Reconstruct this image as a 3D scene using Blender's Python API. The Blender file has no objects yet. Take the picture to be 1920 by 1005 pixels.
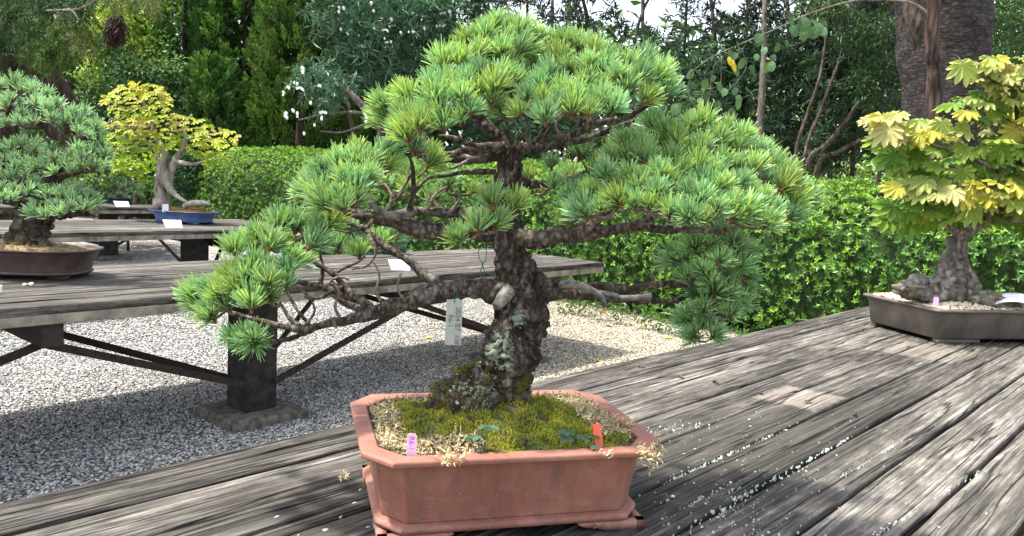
import bpy, math, random
import numpy as np
from mathutils import Vector, Matrix, noise

# ------------------------------------------------------------------ camera, light, exposure
scene = bpy.context.scene
COL = scene.collection
rng = np.random.default_rng(11)
random.seed(11)
CAMZ, FPX, PITCH, ROLL = 1.35, 1460.0, math.radians(6.15), math.radians(2.9)
_f = np.array([0, math.cos(PITCH), -math.sin(PITCH)])
_r0 = np.array([1.0, 0, 0]); _u0 = np.cross(_r0, _f)
_r = math.cos(ROLL) * _r0 + math.sin(ROLL) * _u0
_u = -math.sin(ROLL) * _r0 + math.cos(ROLL) * _u0
cam_data = bpy.data.cameras.new("camera")
cam = bpy.data.objects.new("camera", cam_data)
COL.objects.link(cam)
mw = Matrix.Identity(4)
for i in range(3):
    mw[i][0], mw[i][1], mw[i][2] = _r[i], _u[i], -_f[i]
mw[2][3] = CAMZ
cam.matrix_world = mw
cam_data.sensor_fit = 'HORIZONTAL'
cam_data.sensor_width = 36.0
cam_data.lens = FPX / 1920 * 36.0
cam_data.clip_start = 0.05
cam_data.clip_end = 400
scene.camera = cam

SUN_EL, SUN_AZ = math.radians(66), math.radians(-94)      # azimuth from +Y, towards +X
SUN_DIR = Vector((math.sin(SUN_AZ) * math.cos(SUN_EL), math.cos(SUN_AZ) * math.cos(SUN_EL), math.sin(SUN_EL)))
world = bpy.data.worlds.new("World"); scene.world = world
world.use_nodes = True
wt = world.node_tree
sky = wt.nodes.new("ShaderNodeTexSky")
sky.sky_type = 'NISHITA'; sky.sun_disc = False
sky.sun_elevation = SUN_EL; sky.sun_rotation = SUN_AZ
sky.air_density = 1.0; sky.dust_density = 3.0; sky.ozone_density = 1.0
bg = wt.nodes["Background"]; bg.inputs[1].default_value = 0.15
pale = wt.nodes.new("ShaderNodeHueSaturation"); pale.inputs["Saturation"].default_value = 0.5      # thin haze: a paler sky all over
wt.links.new(sky.outputs[0], pale.inputs["Color"]); wt.links.new(pale.outputs[0], bg.inputs[0])
sun_data = bpy.data.lights.new("sun", 'SUN')
sun_data.energy = 3.0; sun_data.angle = math.radians(3.0); sun_data.color = (1.0, 0.95, 0.86)
sun = bpy.data.objects.new("sun", sun_data); COL.objects.link(sun)
sun.rotation_euler = SUN_DIR.to_track_quat('Z', 'Y').to_euler()
sun.location = (0, 0, 12)
vs = scene.view_settings
vs.view_transform = 'Standard'; vs.look = 'None'; vs.exposure = 1.78; vs.gamma = 1.0
vs.use_curve_mapping = False

# ------------------------------------------------------------------ measuring: pixel of the photo -> place
def ray(px, py):
    return _f + (px - 960) / FPX * _r - (py - 502.5) / FPX * _u
def W(px, py, Y):                 # the point of that sight line which is Y metres in front
    v = ray(px, py); v = v * (Y / v[1]); return np.array([v[0], v[1], v[2] + CAMZ])
def G(px, py, z=0.0):             # the point of that sight line on the level z
    v = ray(px, py); v = v * ((z - CAMZ) / v[2]); return np.array([v[0], v[1], z])
def m_px(Y): return Y / FPX       # size of a pixel at that distance

# ------------------------------------------------------------------ helpers: things, parts, meshes
def tag(o, label=None, cat=None, group=None, kind=None):
    if label: o['label'] = label
    if cat: o['category'] = cat
    if group: o['group'] = group
    if kind: o['kind'] = kind
    return o
def thing(name, loc, label, cat, rotz=0.0, group=None):
    o = bpy.data.objects.new(name, None); COL.objects.link(o)
    o.empty_display_size = 0.05
    o.location = [float(a) for a in loc]; o.rotation_euler = (0, 0, rotz)
    return tag(o, label, cat, group)
class MB:
    def __init__(s): s.v = []; s.f = []; s.c = []; s.n = 0
    def add(s, v, f, mat=0, col=(1, 1, 1)):
        v = np.asarray(v, float).reshape(-1, 3)
        s.v.append(v)
        c = np.asarray(col, float)
        s.c.append(np.broadcast_to(c, (len(v), 3)).astype(np.float32))
        fs = f if isinstance(f, list) else [f]
        for a in fs:
            a = np.asarray(a, np.int64)
            if a.size: s.f.append((a + s.n, mat))
        s.n += len(v)
    def mesh(s, name, mats, origin=None, smooth=True):
        me = bpy.data.meshes.new(name)
        v = np.concatenate(s.v) if s.v else np.zeros((0, 3))
        if origin is not None: v = v - np.asarray(origin)
        loops = np.concatenate([a.ravel() for a, _ in s.f]).astype(np.int32)
        tot = np.concatenate([np.full(len(a), a.shape[1]) for a, _ in s.f]).astype(np.int32)
        mi = np.concatenate([np.full(len(a), m) for a, m in s.f]).astype(np.int32)
        st = np.concatenate([[0], np.cumsum(tot)[:-1]]).astype(np.int32)
        me.vertices.add(len(v)); me.vertices.foreach_set("co", v.astype(np.float32).ravel())
        me.loops.add(len(loops)); me.loops.foreach_set("vertex_index", loops)
        me.polygons.add(len(tot)); me.polygons.foreach_set("loop_start", st); me.polygons.foreach_set("loop_total", tot)
        me.polygons.foreach_set("material_index", mi)
        me.polygons.foreach_set("use_smooth", np.full(len(tot), bool(smooth)))
        ca = me.color_attributes.new("Col", 'FLOAT_COLOR', 'POINT')
        cc = np.ones((len(v), 4), np.float32); cc[:, :3] = np.concatenate(s.c)
        ca.data.foreach_set("color", cc.ravel())
        for m in (mats if isinstance(mats, (list, tuple)) else [mats]): me.materials.append(m)
        me.update(calc_edges=True); me.validate()
        return me
    def build(s, name, mats, parent=None, smooth=True, local=False, loc=None):
        org = None
        if parent is not None and not local: org = np.array(parent.location)
        elif parent is None and loc is not None: org = np.asarray(loc, float)
        o = bpy.data.objects.new(name, s.mesh(name, mats, org, smooth)); COL.objects.link(o)
        if parent is not None: o.parent = parent
        elif loc is not None: o.location = [float(a) for a in loc]
        return o
def place(name, me, parent, loc, rot=None, scale=1.0):
    o = bpy.data.objects.new(name, me); COL.objects.link(o)
    if parent is not None:
        o.parent = parent
        loc = np.asarray(loc) - np.array(parent.location)
    o.location = [float(a) for a in loc]
    if rot is not None: o.rotation_mode = 'QUATERNION'; o.rotation_quaternion = rot
    o.scale = (scale,) * 3
    return o
def copy_tree(o, loc, parent=None):
    c = o.copy(); COL.objects.link(c); c.parent = parent
    if loc is not None: c.location = [float(a) for a in loc]
    for ch in list(o.children): copy_tree(ch, None, c)
    return c

def norm(a): a = np.asarray(a, float); return a / (np.linalg.norm(a, axis=-1, keepdims=True) + 1e-12)
def spline(pts, n):               # Catmull-Rom through rows of pts
    p = np.asarray(pts, float); k = len(p)
    if k == 2: t = np.linspace(0, 1, n)[:, None]; return p[0] * (1 - t) + p[1] * t
    P = np.vstack([2 * p[0] - p[1], p, 2 * p[-1] - p[-2]])
    out = []
    for x in np.linspace(0, k - 1 - 1e-9, n):
        i = int(x); t = x - i; a, b, c, d = P[i], P[i + 1], P[i + 2], P[i + 3]
        out.append(0.5 * (2 * b + (c - a) * t + (2 * a - 5 * b + 4 * c - d) * t * t + (3 * b - a - 3 * c + d) * t ** 3))
    return np.array(out)
def tube(mb, path, rad, sides=8, mat=0, col=(1, 1, 1), rough=0.0, rscale=30.0, cap=True, flat=1.0):
    p = np.asarray(path, float); n = len(p); rad = np.broadcast_to(np.asarray(rad, float), (n,))
    t = norm(np.gradient(p, axis=0))
    up = np.array([0, 0, 1.0]) if abs(t[0][2]) < 0.9 else np.array([1.0, 0, 0])
    a = norm(np.cross(up, t[0])); A = []
    for i in range(n):
        a = norm(a - t[i] * np.dot(a, t[i])); A.append(a)
    A = np.array(A); B = np.cross(t, A)
    th = np.linspace(0, 2 * np.pi, sides, endpoint=False)
    ring = A[:, None, :] * np.cos(th)[None, :, None] + B[:, None, :] * np.sin(th)[None, :, None] * flat
    v = p[:, None, :] + ring * rad[:, None, None]
    if rough:
        flatv = v.reshape(-1, 3); rr = np.repeat(rad, sides)
        d = np.empty(len(flatv))
        for i, q in enumerate(flatv):
            s = Vector(q * rscale)
            w = noise.noise_vector(s * .8) * .5
            dd, pp = noise.voronoi(Vector((q[0] * rscale * 1.9 + w[0], q[1] * rscale * 1.9 + w[1], q[2] * rscale * 1.0 + w[2])))
            crack = math.exp(-((dd[1] - dd[0]) / .10) ** 2); plate = noise.cell(pp[0] * 7.3) 
            d[i] = 0.75 * noise.fractal(s * .6, 0.6, 2.1, 3) + 0.35 * plate - 0.55 * crack
        v = v + ring * (d * rr * rough).reshape(n, sides)[:, :, None]
    i = np.arange(n - 1)[:, None] * sides; j = np.arange(sides)[None, :]; k = (j + 1) % sides
    q = np.stack([i + j, i + k, i + sides + k, i + sides + j], -1).reshape(-1, 4)
    V = v.reshape(-1, 3); fs = [q]
    if cap:
        V = np.vstack([V, p[0], p[-1]]); c0, c1 = n * sides, n * sides + 1
        j = np.arange(sides); k = (j + 1) % sides
        fs.append(np.stack([k, j, np.full(sides, c0)], -1))
        fs.append(np.stack([(n - 1) * sides + j, (n - 1) * sides + k, np.full(sides, c1)], -1))
    mb.add(V, fs, mat, col)
def box(mb, lo, hi, mat=0, col=(1, 1, 1)):
    x0, y0, z0 = lo; x1, y1, z1 = hi
    v = [(x0, y0, z0), (x1, y0, z0), (x1, y1, z0), (x0, y1, z0), (x0, y0, z1), (x1, y0, z1), (x1, y1, z1), (x0, y1, z1)]
    mb.add(v, np.array([(3, 2, 1, 0), (4, 5, 6, 7), (0, 1, 5, 4), (1, 2, 6, 5), (2, 3, 7, 6), (3, 0, 4, 7)]), mat, col)
def loft(mb, rings, mat=0, cap0=True, cap1=True, col=(1, 1, 1)):
    R = np.asarray(rings, float); n, s, _ = R.shape
    i = np.arange(n - 1)[:, None] * s; j = np.arange(s)[None, :]; k = (j + 1) % s
    fs = [np.stack([i + j, i + k, i + s + k, i + s + j], -1).reshape(-1, 4)]
    if cap0: fs.append(np.arange(s)[::-1][None, :])
    if cap1: fs.append((np.arange(s) + (n - 1) * s)[None, :])
    mb.add(R.reshape(-1, 3), fs, mat, col)
def bevel(o, w, seg=2):
    m = o.modifiers.new("bevel", 'BEVEL'); m.width = w; m.segments = seg; m.limit_method = 'ANGLE'; m.angle_limit = math.radians(25)
    m.harden_normals = False
def rand_dirs(n):
    v = rng.normal(size=(n, 3)); return norm(v)
def leaves(mb, base, axis, nrm, length, width, col, mat=0, fold=0.18):
    """many two-triangle leaves: base point, axis, upper side, each folded along its midrib"""
    base = np.asarray(base, float); n = len(base)
    ax = norm(axis); s = norm(np.cross(ax, nrm)); up = np.cross(s, ax)
    L = np.broadcast_to(length, (n,))[:, None]; Wd = np.broadcast_to(width, (n,))[:, None]
    mid = base + ax * L * 0.45
    tip = base + ax * L - up * L * 0.12
    v = np.stack([base, mid + s * Wd / 2 + up * Wd * fold, tip, mid - s * Wd / 2 + up * Wd * fold], 1).reshape(-1, 3)
    i = np.arange(n)[:, None] * 4
    f = np.concatenate([i + np.array([[0, 1, 2]]), i + np.array([[0, 2, 3]])])
    c = np.broadcast_to(np.asarray(col, float), (n, 3))
    mb.add(v, f, mat, np.repeat(c, 4, axis=0))
def pal(cols, n, jit=0.15):
    c = np.asarray(cols, float)[rng.integers(0, len(cols), n)]
    return c * (1 + jit * rng.normal(size=(n, 1))).clip(0.5, 1.6)
def in_poly(p, poly):
    x, y = p; c = False; n = len(poly)
    for i in range(n):
        x0, y0 = poly[i]; x1, y1 = poly[i - 1]
        if (y0 > y) != (y1 > y) and x < (x1 - x0) * (y - y0) / (y1 - y0) + x0: c = not c
    return c
def darts(poly, d, tries=1500, squash=1.15):
    poly = np.asarray(poly, float); lo, hi = poly.min(0), poly.max(0); out = []
    for _ in range(tries):
        p = lo + (hi - lo) * rng.random(2)
        if not in_poly(p, poly): continue
        if all(((p[0] - q[0]) / squash) ** 2 + (p[1] - q[1]) ** 2 > d * d for q in out): out.append(p)
    return out
def quat_to(axis, spin=None):
    s = random.uniform(0, 2 * math.pi) if spin is None else spin
    return Vector(axis).to_track_quat('Z', 'Y') @ Matrix.Rotation(s, 3, 'Z').to_quaternion()

# ------------------------------------------------------------------ materials
def newmat(name):
    m = bpy.data.materials.new(name); m.use_nodes = True
    t = m.node_tree; t.nodes.clear(); return m, t
def nd(t, typ, ins=None, **props):
    n = t.nodes.new("ShaderNode" + typ)
    for k, v in props.items(): setattr(n, k, v)
    for k, v in (ins or {}).items():
        s = n.inputs[k]
        if isinstance(v, bpy.types.NodeSocket): t.links.new(v, s)
        else: s.default_value = v
    return n
def C(c, a=1.0): return (c[0], c[1], c[2], a)
def ramp(t, fac, stops, interp='LINEAR'):
    n = t.nodes.new("ShaderNodeValToRGB"); t.links.new(fac, n.inputs[0]); e = n.color_ramp; e.interpolation = interp
    while len(e.elements) < len(stops): e.elements.new(0.5)
    for el, (p, c) in zip(e.elements, stops): el.position = p; el.color = C(c) if not np.isscalar(c) else (c, c, c, 1)
    return n.outputs[0]
def mixc(t, fac, a, b, blend='MIX'):
    n = t.nodes.new("ShaderNodeMix"); n.data_type = 'RGBA'; n.blend_type = blend
    for s, v in ((n.inputs[0], fac), (n.inputs[6], a), (n.inputs[7], b)):
        if isinstance(v, bpy.types.NodeSocket): t.links.new(v, s)
        else: s.default_value = v if np.isscalar(v) else C(v)
    return n.outputs[2]
def math_(t, op, a, b=0.0, clamp=False):
    n = t.nodes.new("ShaderNodeMath"); n.operation = op; n.use_clamp = clamp
    for s, v in ((n.inputs[0], a), (n.inputs[1], b)):
        if isinstance(v, bpy.types.NodeSocket): t.links.new(v, s)
        else: s.default_value = v
    return n.outputs[0]
def coords(t, scale=(1, 1, 1), rnd=0.0, kind='Object'):
    o = nd(t, "TexCoord").outputs[kind]
    if rnd:
        r = nd(t, "ObjectInfo").outputs["Random"]
        off = nd(t, "VectorMath", {0: nd(t, "CombineXYZ", {0: r, 1: r, 2: r}).outputs[0], 1: (rnd, rnd * 1.7, rnd * 2.3)}, operation='MULTIPLY').outputs[0]
        o = nd(t, "VectorMath", {0: o, 1: off}, operation='ADD').outputs[0]
    return nd(t, "Mapping", {"Vector": o, "Scale": scale}).outputs[0]
def noise_n(t, vec, scale, detail=4.0, rough=0.55, dist=0.0):
    return nd(t, "TexNoise", {"Vector": vec, "Scale": scale, "Detail": detail, "Roughness": rough, "Distortion": dist}).outputs[0]
def finish(t, col, rough=0.8, spec=0.3, bump=None, bstr=0.5, bdist=0.002, trans=None, tcol=None):
    p = nd(t, "BsdfPrincipled")
    for s, v in ((p.inputs["Base Color"], col), (p.inputs["Roughness"], rough), (p.inputs["Specular IOR Level"], spec)):
        if isinstance(v, bpy.types.NodeSocket): t.links.new(v, s)
        else: s.default_value = v if np.isscalar(v) else C(v)
    if bump is not None:
        b = nd(t, "Bump", {"Height": bump, "Strength": bstr, "Distance": bdist})
        t.links.new(b.outputs[0], p.inputs["Normal"])
    sh = p.outputs[0]
    if trans:
        tr = nd(t, "BsdfTranslucent")
        c2 = mixc(t, 1.0, col, tcol or (1.0, 1.0, 0.6), 'MULTIPLY')
        t.links.new(c2, tr.inputs[0])
        mx = nd(t, "MixShader", {0: trans, 1: sh, 2: tr.outputs[0]}); sh = mx.outputs[0]
    out = nd(t, "OutputMaterial"); t.links.new(sh, out.inputs[0])

def mat_wood(name, dark=1.0, scale=1.0, light=1.0, algae=0.55, patches=(), shade_stains=()):
    m, t = newmat(name)
    g = noise_n(t, coords(t, (1.7 * scale, 62 * scale, 24), 37), 1.0, 9, 0.74, 0.35)
    fine = noise_n(t, coords(t, (7, 260 * scale, 80), 23), 1.0, 5, 0.65)
    broad = noise_n(t, coords(t, (1.7, 7, 7), 51), 1.0, 4, 0.6)
    blot = noise_n(t, coords(t, (5, 16, 16), 13), 1.0, 6, 0.7)
    v = math_(t, 'ADD', math_(t, 'MULTIPLY', g, 0.62), math_(t, 'MULTIPLY', fine, 0.22))
    v = math_(t, 'ADD', v, math_(t, 'MULTIPLY', broad, 0.40))
    v = math_(t, 'SUBTRACT', v, 0.12)
    v = math_(t, 'ADD', v, math_(t, 'MULTIPLY', math_(t, 'SUBTRACT', nd(t, "ObjectInfo").outputs["Random"], 0.5), 0.085))
    k = dark
    c = ramp(t, v, [(0.36, (0.022 * k, 0.019 * k, 0.017 * k)), (0.46, (0.075 * k, 0.067 * k, 0.059 * k)), (0.56, (0.172 * light, 0.155 * light, 0.135 * light)), (0.68, (0.42 * light, 0.39 * light, 0.35 * light))])
    am = ramp(t, blot, [(0.44, 0.0), (0.60, 1.0)])
    c = mixc(t, math_(t, 'MULTIPLY', am, algae), c, (0.05 * k, 0.048 * k, 0.038 * k))
    brk = noise_n(t, coords(t, (16, 70, 40), 19), 1.0, 7, 0.75)
    c = mixc(t, 1.0, c, ramp(t, brk, [(0.36, (.72, .72, .72)), (0.64, (1.22, 1.22, 1.22))]), 'MULTIPLY')
    sil = ramp(t, noise_n(t, coords(t, (3.2, 48, 30), 77), 1.0, 9, 0.78), [(0.55, 0.0), (0.72, 1.0)])
    c = mixc(t, math_(t, 'MULTIPLY', sil, 0.42 * light), c, (0.54, 0.505, 0.46))
    pos = nd(t, "SeparateXYZ", {0: nd(t, "NewGeometry").outputs["Position"]}).outputs
    for (cx, cy, ru, rv, fac) in shade_stains:              # pine crown's shade painted dark beside the pot, together with damp algae
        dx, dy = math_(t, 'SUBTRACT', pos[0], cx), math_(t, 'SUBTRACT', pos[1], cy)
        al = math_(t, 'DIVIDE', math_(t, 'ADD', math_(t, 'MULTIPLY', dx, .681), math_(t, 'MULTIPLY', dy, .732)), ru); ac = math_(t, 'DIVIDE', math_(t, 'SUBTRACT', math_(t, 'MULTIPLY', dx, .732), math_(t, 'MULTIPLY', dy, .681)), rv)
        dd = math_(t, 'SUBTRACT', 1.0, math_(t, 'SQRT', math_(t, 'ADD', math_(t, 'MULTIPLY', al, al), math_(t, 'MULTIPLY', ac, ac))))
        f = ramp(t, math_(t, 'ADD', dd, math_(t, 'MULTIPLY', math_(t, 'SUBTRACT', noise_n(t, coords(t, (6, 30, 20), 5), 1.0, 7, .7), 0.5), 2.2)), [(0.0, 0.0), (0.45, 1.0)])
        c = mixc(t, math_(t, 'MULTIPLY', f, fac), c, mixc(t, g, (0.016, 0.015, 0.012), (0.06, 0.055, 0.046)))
    for (cx, cy, hx, hy, tint) in patches:        # clean pale wood where a pot used to stand
        wob = math_(t, 'MULTIPLY', math_(t, 'SUBTRACT', noise_n(t, coords(t, (9, 9, 9)), 2.0, 6, .7), 0.5), 0.16)
        dx, dy = math_(t, 'SUBTRACT', pos[0], cx), math_(t, 'SUBTRACT', pos[1], cy)
        al = math_(t, 'ADD', math_(t, 'MULTIPLY', dx, .681), math_(t, 'MULTIPLY', dy, .732)); ac = math_(t, 'SUBTRACT', math_(t, 'MULTIPLY', dx, .732), math_(t, 'MULTIPLY', dy, .681))
        mx = math_(t, 'SUBTRACT', 1.0, math_(t, 'DIVIDE', math_(t, 'ABSOLUTE', al), hx))
        my = math_(t, 'SUBTRACT', 1.0, math_(t, 'DIVIDE', math_(t, 'ABSOLUTE', ac), hy))
        f = ramp(t, math_(t, 'ADD', math_(t, 'MINIMUM', mx, my), math_(t, 'MULTIPLY', wob, 4.0)), [(0.0, 0.0), (0.22, 1.0)])
        c = mixc(t, math_(t, 'MULTIPLY', f, 0.6), c, mixc(t, g, (tint[0] * .6, tint[1] * .6, tint[2] * .6), tint))
    r1 = math_(t, 'ABSOLUTE', math_(t, 'SUBTRACT', noise_n(t, coords(t, (0.75, 26, 10), 61), 1.0, 3, 0.5, 0.2), 0.5))
    r2 = math_(t, 'ABSOLUTE', math_(t, 'SUBTRACT', noise_n(t, coords(t, (1.9, 88, 30), 43), 1.0, 3, 0.5, 0.2), 0.5))
    k1 = ramp(t, r1, [(0.0, 0.16), (0.008, 0.4), (0.018, 1.0)]); k2 = ramp(t, r2, [(0.0, 0.5), (0.03, 1.0)])
    c = mixc(t, 1.0, mixc(t, 1.0, c, k1, 'MULTIPLY'), k2, 'MULTIPLY')      # drying checks along the grain
    b = math_(t, 'ADD', math_(t, 'MULTIPLY', g, 0.7), math_(t, 'MULTIPLY', fine, 0.35))
    b = math_(t, 'ADD', b, math_(t, 'ADD', math_(t, 'MULTIPLY', k1, 0.8), math_(t, 'MULTIPLY', k2, 0.3)))
    finish(t, c, 0.85, 0.2, b, 0.8, 0.006)
    return m
def mat_plain(name, c0, c1, scale=20, rough=0.7, spec=0.3, bstr=0.3, bdist=0.002, detail=6, rnd=7.0, mid=(0.38, 0.62)):
    m, t = newmat(name)
    n = noise_n(t, coords(t, (1, 1, 1), rnd), scale, detail, 0.62)
    finish(t, ramp(t, n, [(mid[0], c0), (mid[1], c1)]), rough, spec, n, bstr, bdist)
    return m
def mat_leaf(name, trans=0.3, rough=0.42, spec=0.35, tcol=(1.0, 1.0, 0.45), var=0.35):
    m, t = newmat(name)
    a = nd(t, "VertexColor", layer_name="Col").outputs[0]
    r = nd(t, "ObjectInfo").outputs["Random"]
    k = math_(t, 'ADD', math_(t, 'MULTIPLY', r, var), 1.0 - var / 2)
    n = noise_n(t, coords(t, (1, 1, 1)), 60, 2)
    k = math_(t, 'MULTIPLY', k, math_(t, 'ADD', math_(t, 'MULTIPLY', n, 0.5), 0.75))
    c = nd(t, "VectorMath", {0: a, 3: k}, operation='SCALE').outputs[0]
    finish(t, c, rough, spec, trans=trans, tcol=tcol)
    return m
def mat_bark(name, deep, mid, high, scale=30.0, stretch=0.45, bdist=0.006, lichen=None, moss=None):
    m, t = newmat(name)
    v = coords(t, (1, 1, stretch))
    vo = nd(t, "TexVoronoi", {"Vector": v, "Scale": scale * 1.5}, feature='DISTANCE_TO_EDGE').outputs[0]
    n = noise_n(t, v, scale, 8, 0.7, 0.6)
    h = math_(t, 'ADD', math_(t, 'MULTIPLY', n, 1.0), math_(t, 'MULTIPLY', vo, 0.5))
    c = ramp(t, h, [(0.40, deep), (0.56, mid), (0.78, high)])
    obj = nd(t, "TexCoord").outputs['Object']
    for spots, colr, colr2, sc in ((lichen, (0.12, 0.155, 0.11), (0.27, 0.315, 0.24), 60), (moss, (0.05, 0.055, 0.012), (0.15, 0.13, 0.025), 90)):
        if not spots: continue
        big = None
        for ctr, rad in spots:
            d = nd(t, "VectorMath", {0: obj, 1: ctr}, operation='DISTANCE').outputs["Value"]
            k = math_(t, 'SUBTRACT', 1.0, math_(t, 'DIVIDE', d, rad))
            big = k if big is None else math_(t, 'MAXIMUM', big, k)
        nn = noise_n(t, coords(t), sc, 5, 0.65, 0.4)
        msk = math_(t, 'ADD', math_(t, 'MULTIPLY', big, 0.42), math_(t, 'SUBTRACT', nn, 0.62))
        msk = math_(t, 'ADD', msk, math_(t, 'MULTIPLY', math_(t, 'SUBTRACT', noise_n(t, coords(t), sc * 4.5, 3, .6), 0.5), 0.55))
        f = ramp(t, msk, [(0.15, 0.0), (0.19, 1.0)])
        c = mixc(t, f, c, mixc(t, noise_n(t, coords(t), sc * 3, 3), colr, colr2))
    finish(t, c, 0.88, 0.2, h, 0.9, bdist)
    return m
# ------------------------------------------------------------------ ground and gravel
TZ = 0.75                                    # height of the bench tops
def mat_ground():
    m, t = newmat("gravel_ground")
    o = coords(t)
    vo = nd(t, "TexVoronoi", {"Vector": o, "Scale": 62.0, "Randomness": 1.0}, feature='F1')
    cellr = nd(t, "SeparateColor", {0: vo.outputs["Color"]}).outputs[0]
    cc = ramp(t, cellr, [(0.0, (0.11, 0.115, 0.12)), (0.45, (0.30, 0.30, 0.30)), (0.75, (0.50, 0.48, 0.43)), (1.0, (0.70, 0.67, 0.60))])
    dd = ramp(t, vo.outputs["Distance"], [(0.45, 1.0), (0.75, 0.25)])
    c = mixc(t, 1.0, cc, dd, 'MULTIPLY')
    big = ramp(t, noise_n(t, o, 1.3, 4), [(0.4, (0.85, 0.86, 0.9)), (0.62, (1.12, 1.06, 0.94))])
    c = mixc(t, 1.0, c, big, 'MULTIPLY')
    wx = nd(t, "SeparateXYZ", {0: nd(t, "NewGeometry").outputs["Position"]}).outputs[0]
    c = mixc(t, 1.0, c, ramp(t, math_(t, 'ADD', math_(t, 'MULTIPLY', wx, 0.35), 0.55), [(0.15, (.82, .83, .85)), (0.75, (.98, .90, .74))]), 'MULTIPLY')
    h = math_(t, 'SUBTRACT', 1.0, vo.outputs["Distance"])
    finish(t, c, 0.9, 0.2, h, 0.9, 0.01)
    return m
mb = MB(); mb.add([(-120, -30, 0), (120, -30, 0), (120, 200, 0), (-120, 200, 0)], np.array([(0, 1, 2, 3)]))
tag(mb.build("ground", mat_ground()), kind='structure')

def mat_stone():
    m, t = newmat("gravel_stone")
    r = nd(t, "ObjectInfo").outputs["Random"]
    c = ramp(t, r, [(0.0, (0.07, 0.075, 0.08)), (0.25, (0.19, 0.19, 0.19)), (0.50, (0.30, 0.295, 0.28)), (0.75, (0.44, 0.425, 0.39)), (0.93, (0.58, 0.54, 0.46)), (1.0, (0.76, 0.73, 0.66))])
    n = noise_n(t, coords(t, rnd=9), 220, 4)
    c = mixc(t, 1.0, c, ramp(t, n, [(0.3, 0.75), (0.7, 1.15)]), 'MULTIPLY')
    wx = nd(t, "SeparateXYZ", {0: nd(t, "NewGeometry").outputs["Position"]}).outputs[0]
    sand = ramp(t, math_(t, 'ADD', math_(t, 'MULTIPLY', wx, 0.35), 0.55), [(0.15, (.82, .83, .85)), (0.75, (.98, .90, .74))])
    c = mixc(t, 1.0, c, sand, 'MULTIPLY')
    finish(t, c, 0.75, 0.3)
    return m
STONE = mat_stone()
def gravel_nodes(density, rmin, rmax, seed):
    g = bpy.data.node_groups.new("gravel_scatter", 'GeometryNodeTree')
    g.interface.new_socket("Geometry", in_out='INPUT', socket_type='NodeSocketGeometry')
    g.interface.new_socket("Geometry", in_out='OUTPUT', socket_type='NodeSocketGeometry')
    N, L = g.nodes, g.links
    gi, go = N.new("NodeGroupInput"), N.new("NodeGroupOutput")
    d = N.new("GeometryNodeDistributePointsOnFaces"); d.inputs["Density"].default_value = density; d.inputs["Seed"].default_value = seed
    ico = N.new("GeometryNodeMeshIcoSphere"); ico.inputs["Radius"].default_value = 1.0; ico.inputs["Subdivisions"].default_value = 2
    sp = N.new("GeometryNodeSetPosition")
    ns = N.new("ShaderNodeTexNoise"); ns.inputs["Scale"].default_value = 0.9
    sub = N.new("ShaderNodeVectorMath"); sub.operation = 'SUBTRACT'; sub.inputs[1].default_value = (0.5, 0.5, 0.5)
    sc = N.new("ShaderNodeVectorMath"); sc.operation = 'SCALE'; sc.inputs["Scale"].default_value = 1.3
    L.new(ns.outputs["Color"], sub.inputs[0]); L.new(sub.outputs[0], sc.inputs[0]); L.new(sc.outputs[0], sp.inputs["Offset"])
    L.new(ico.outputs["Mesh"], sp.inputs["Geometry"])
    sm = N.new("GeometryNodeSetMaterial"); sm.inputs["Material"].default_value = STONE
    L.new(sp.outputs[0], sm.inputs["Geometry"])
    inst = N.new("GeometryNodeInstanceOnPoints")
    L.new(gi.outputs[0], d.inputs["Mesh"]); L.new(d.outputs["Points"], inst.inputs["Points"]); L.new(sm.outputs[0], inst.inputs["Instance"])
    rs = N.new("FunctionNodeRandomValue"); rs.data_type = 'FLOAT_VECTOR'
    rs.inputs[0].default_value = (rmin, rmin, rmin * 0.7); rs.inputs[1].default_value = (rmax, rmax * 0.8, rmax * 0.6)
    rr = N.new("FunctionNodeRandomValue"); rr.data_type = 'FLOAT_VECTOR'
    rr.inputs[0].default_value = (-0.5, -0.5, 0); rr.inputs[1].default_value = (0.5, 0.5, 6.28); rr.inputs["Seed"].default_value = 5
    L.new(rs.outputs[0], inst.inputs["Scale"]); L.new(rr.outputs[0], inst.inputs["Rotation"])
    L.new(inst.outputs[0], go.inputs[0])
    return g
def gravel(poly, density, rmin, rmax, seed):
    mb = MB(); mb.add([(x, y, 0.006) for x, y in poly], np.arange(len(poly))[None, :])
    o = mb.build("gravel", STONE); tag(o, kind='stuff')
    md = o.modifiers.new("scatter", 'NODES'); md.node_group = gravel_nodes(density, rmin, rmax, seed)
gravel([(-2.9, 2.6), (-0.5, 2.5), (2.4, 6.0), (1.6, 8.0), (-1.2, 6.6), (-3.6, 5.4)], 6200, 0.004, 0.0098, 1)
gravel([(-3.6, 5.404), (-1.2, 6.604), (1.6, 8.004), (0.3, 9.6), (-2.2, 10.6), (-6.6, 8.6)], 2200, 0.0055, 0.0115, 2)

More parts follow.
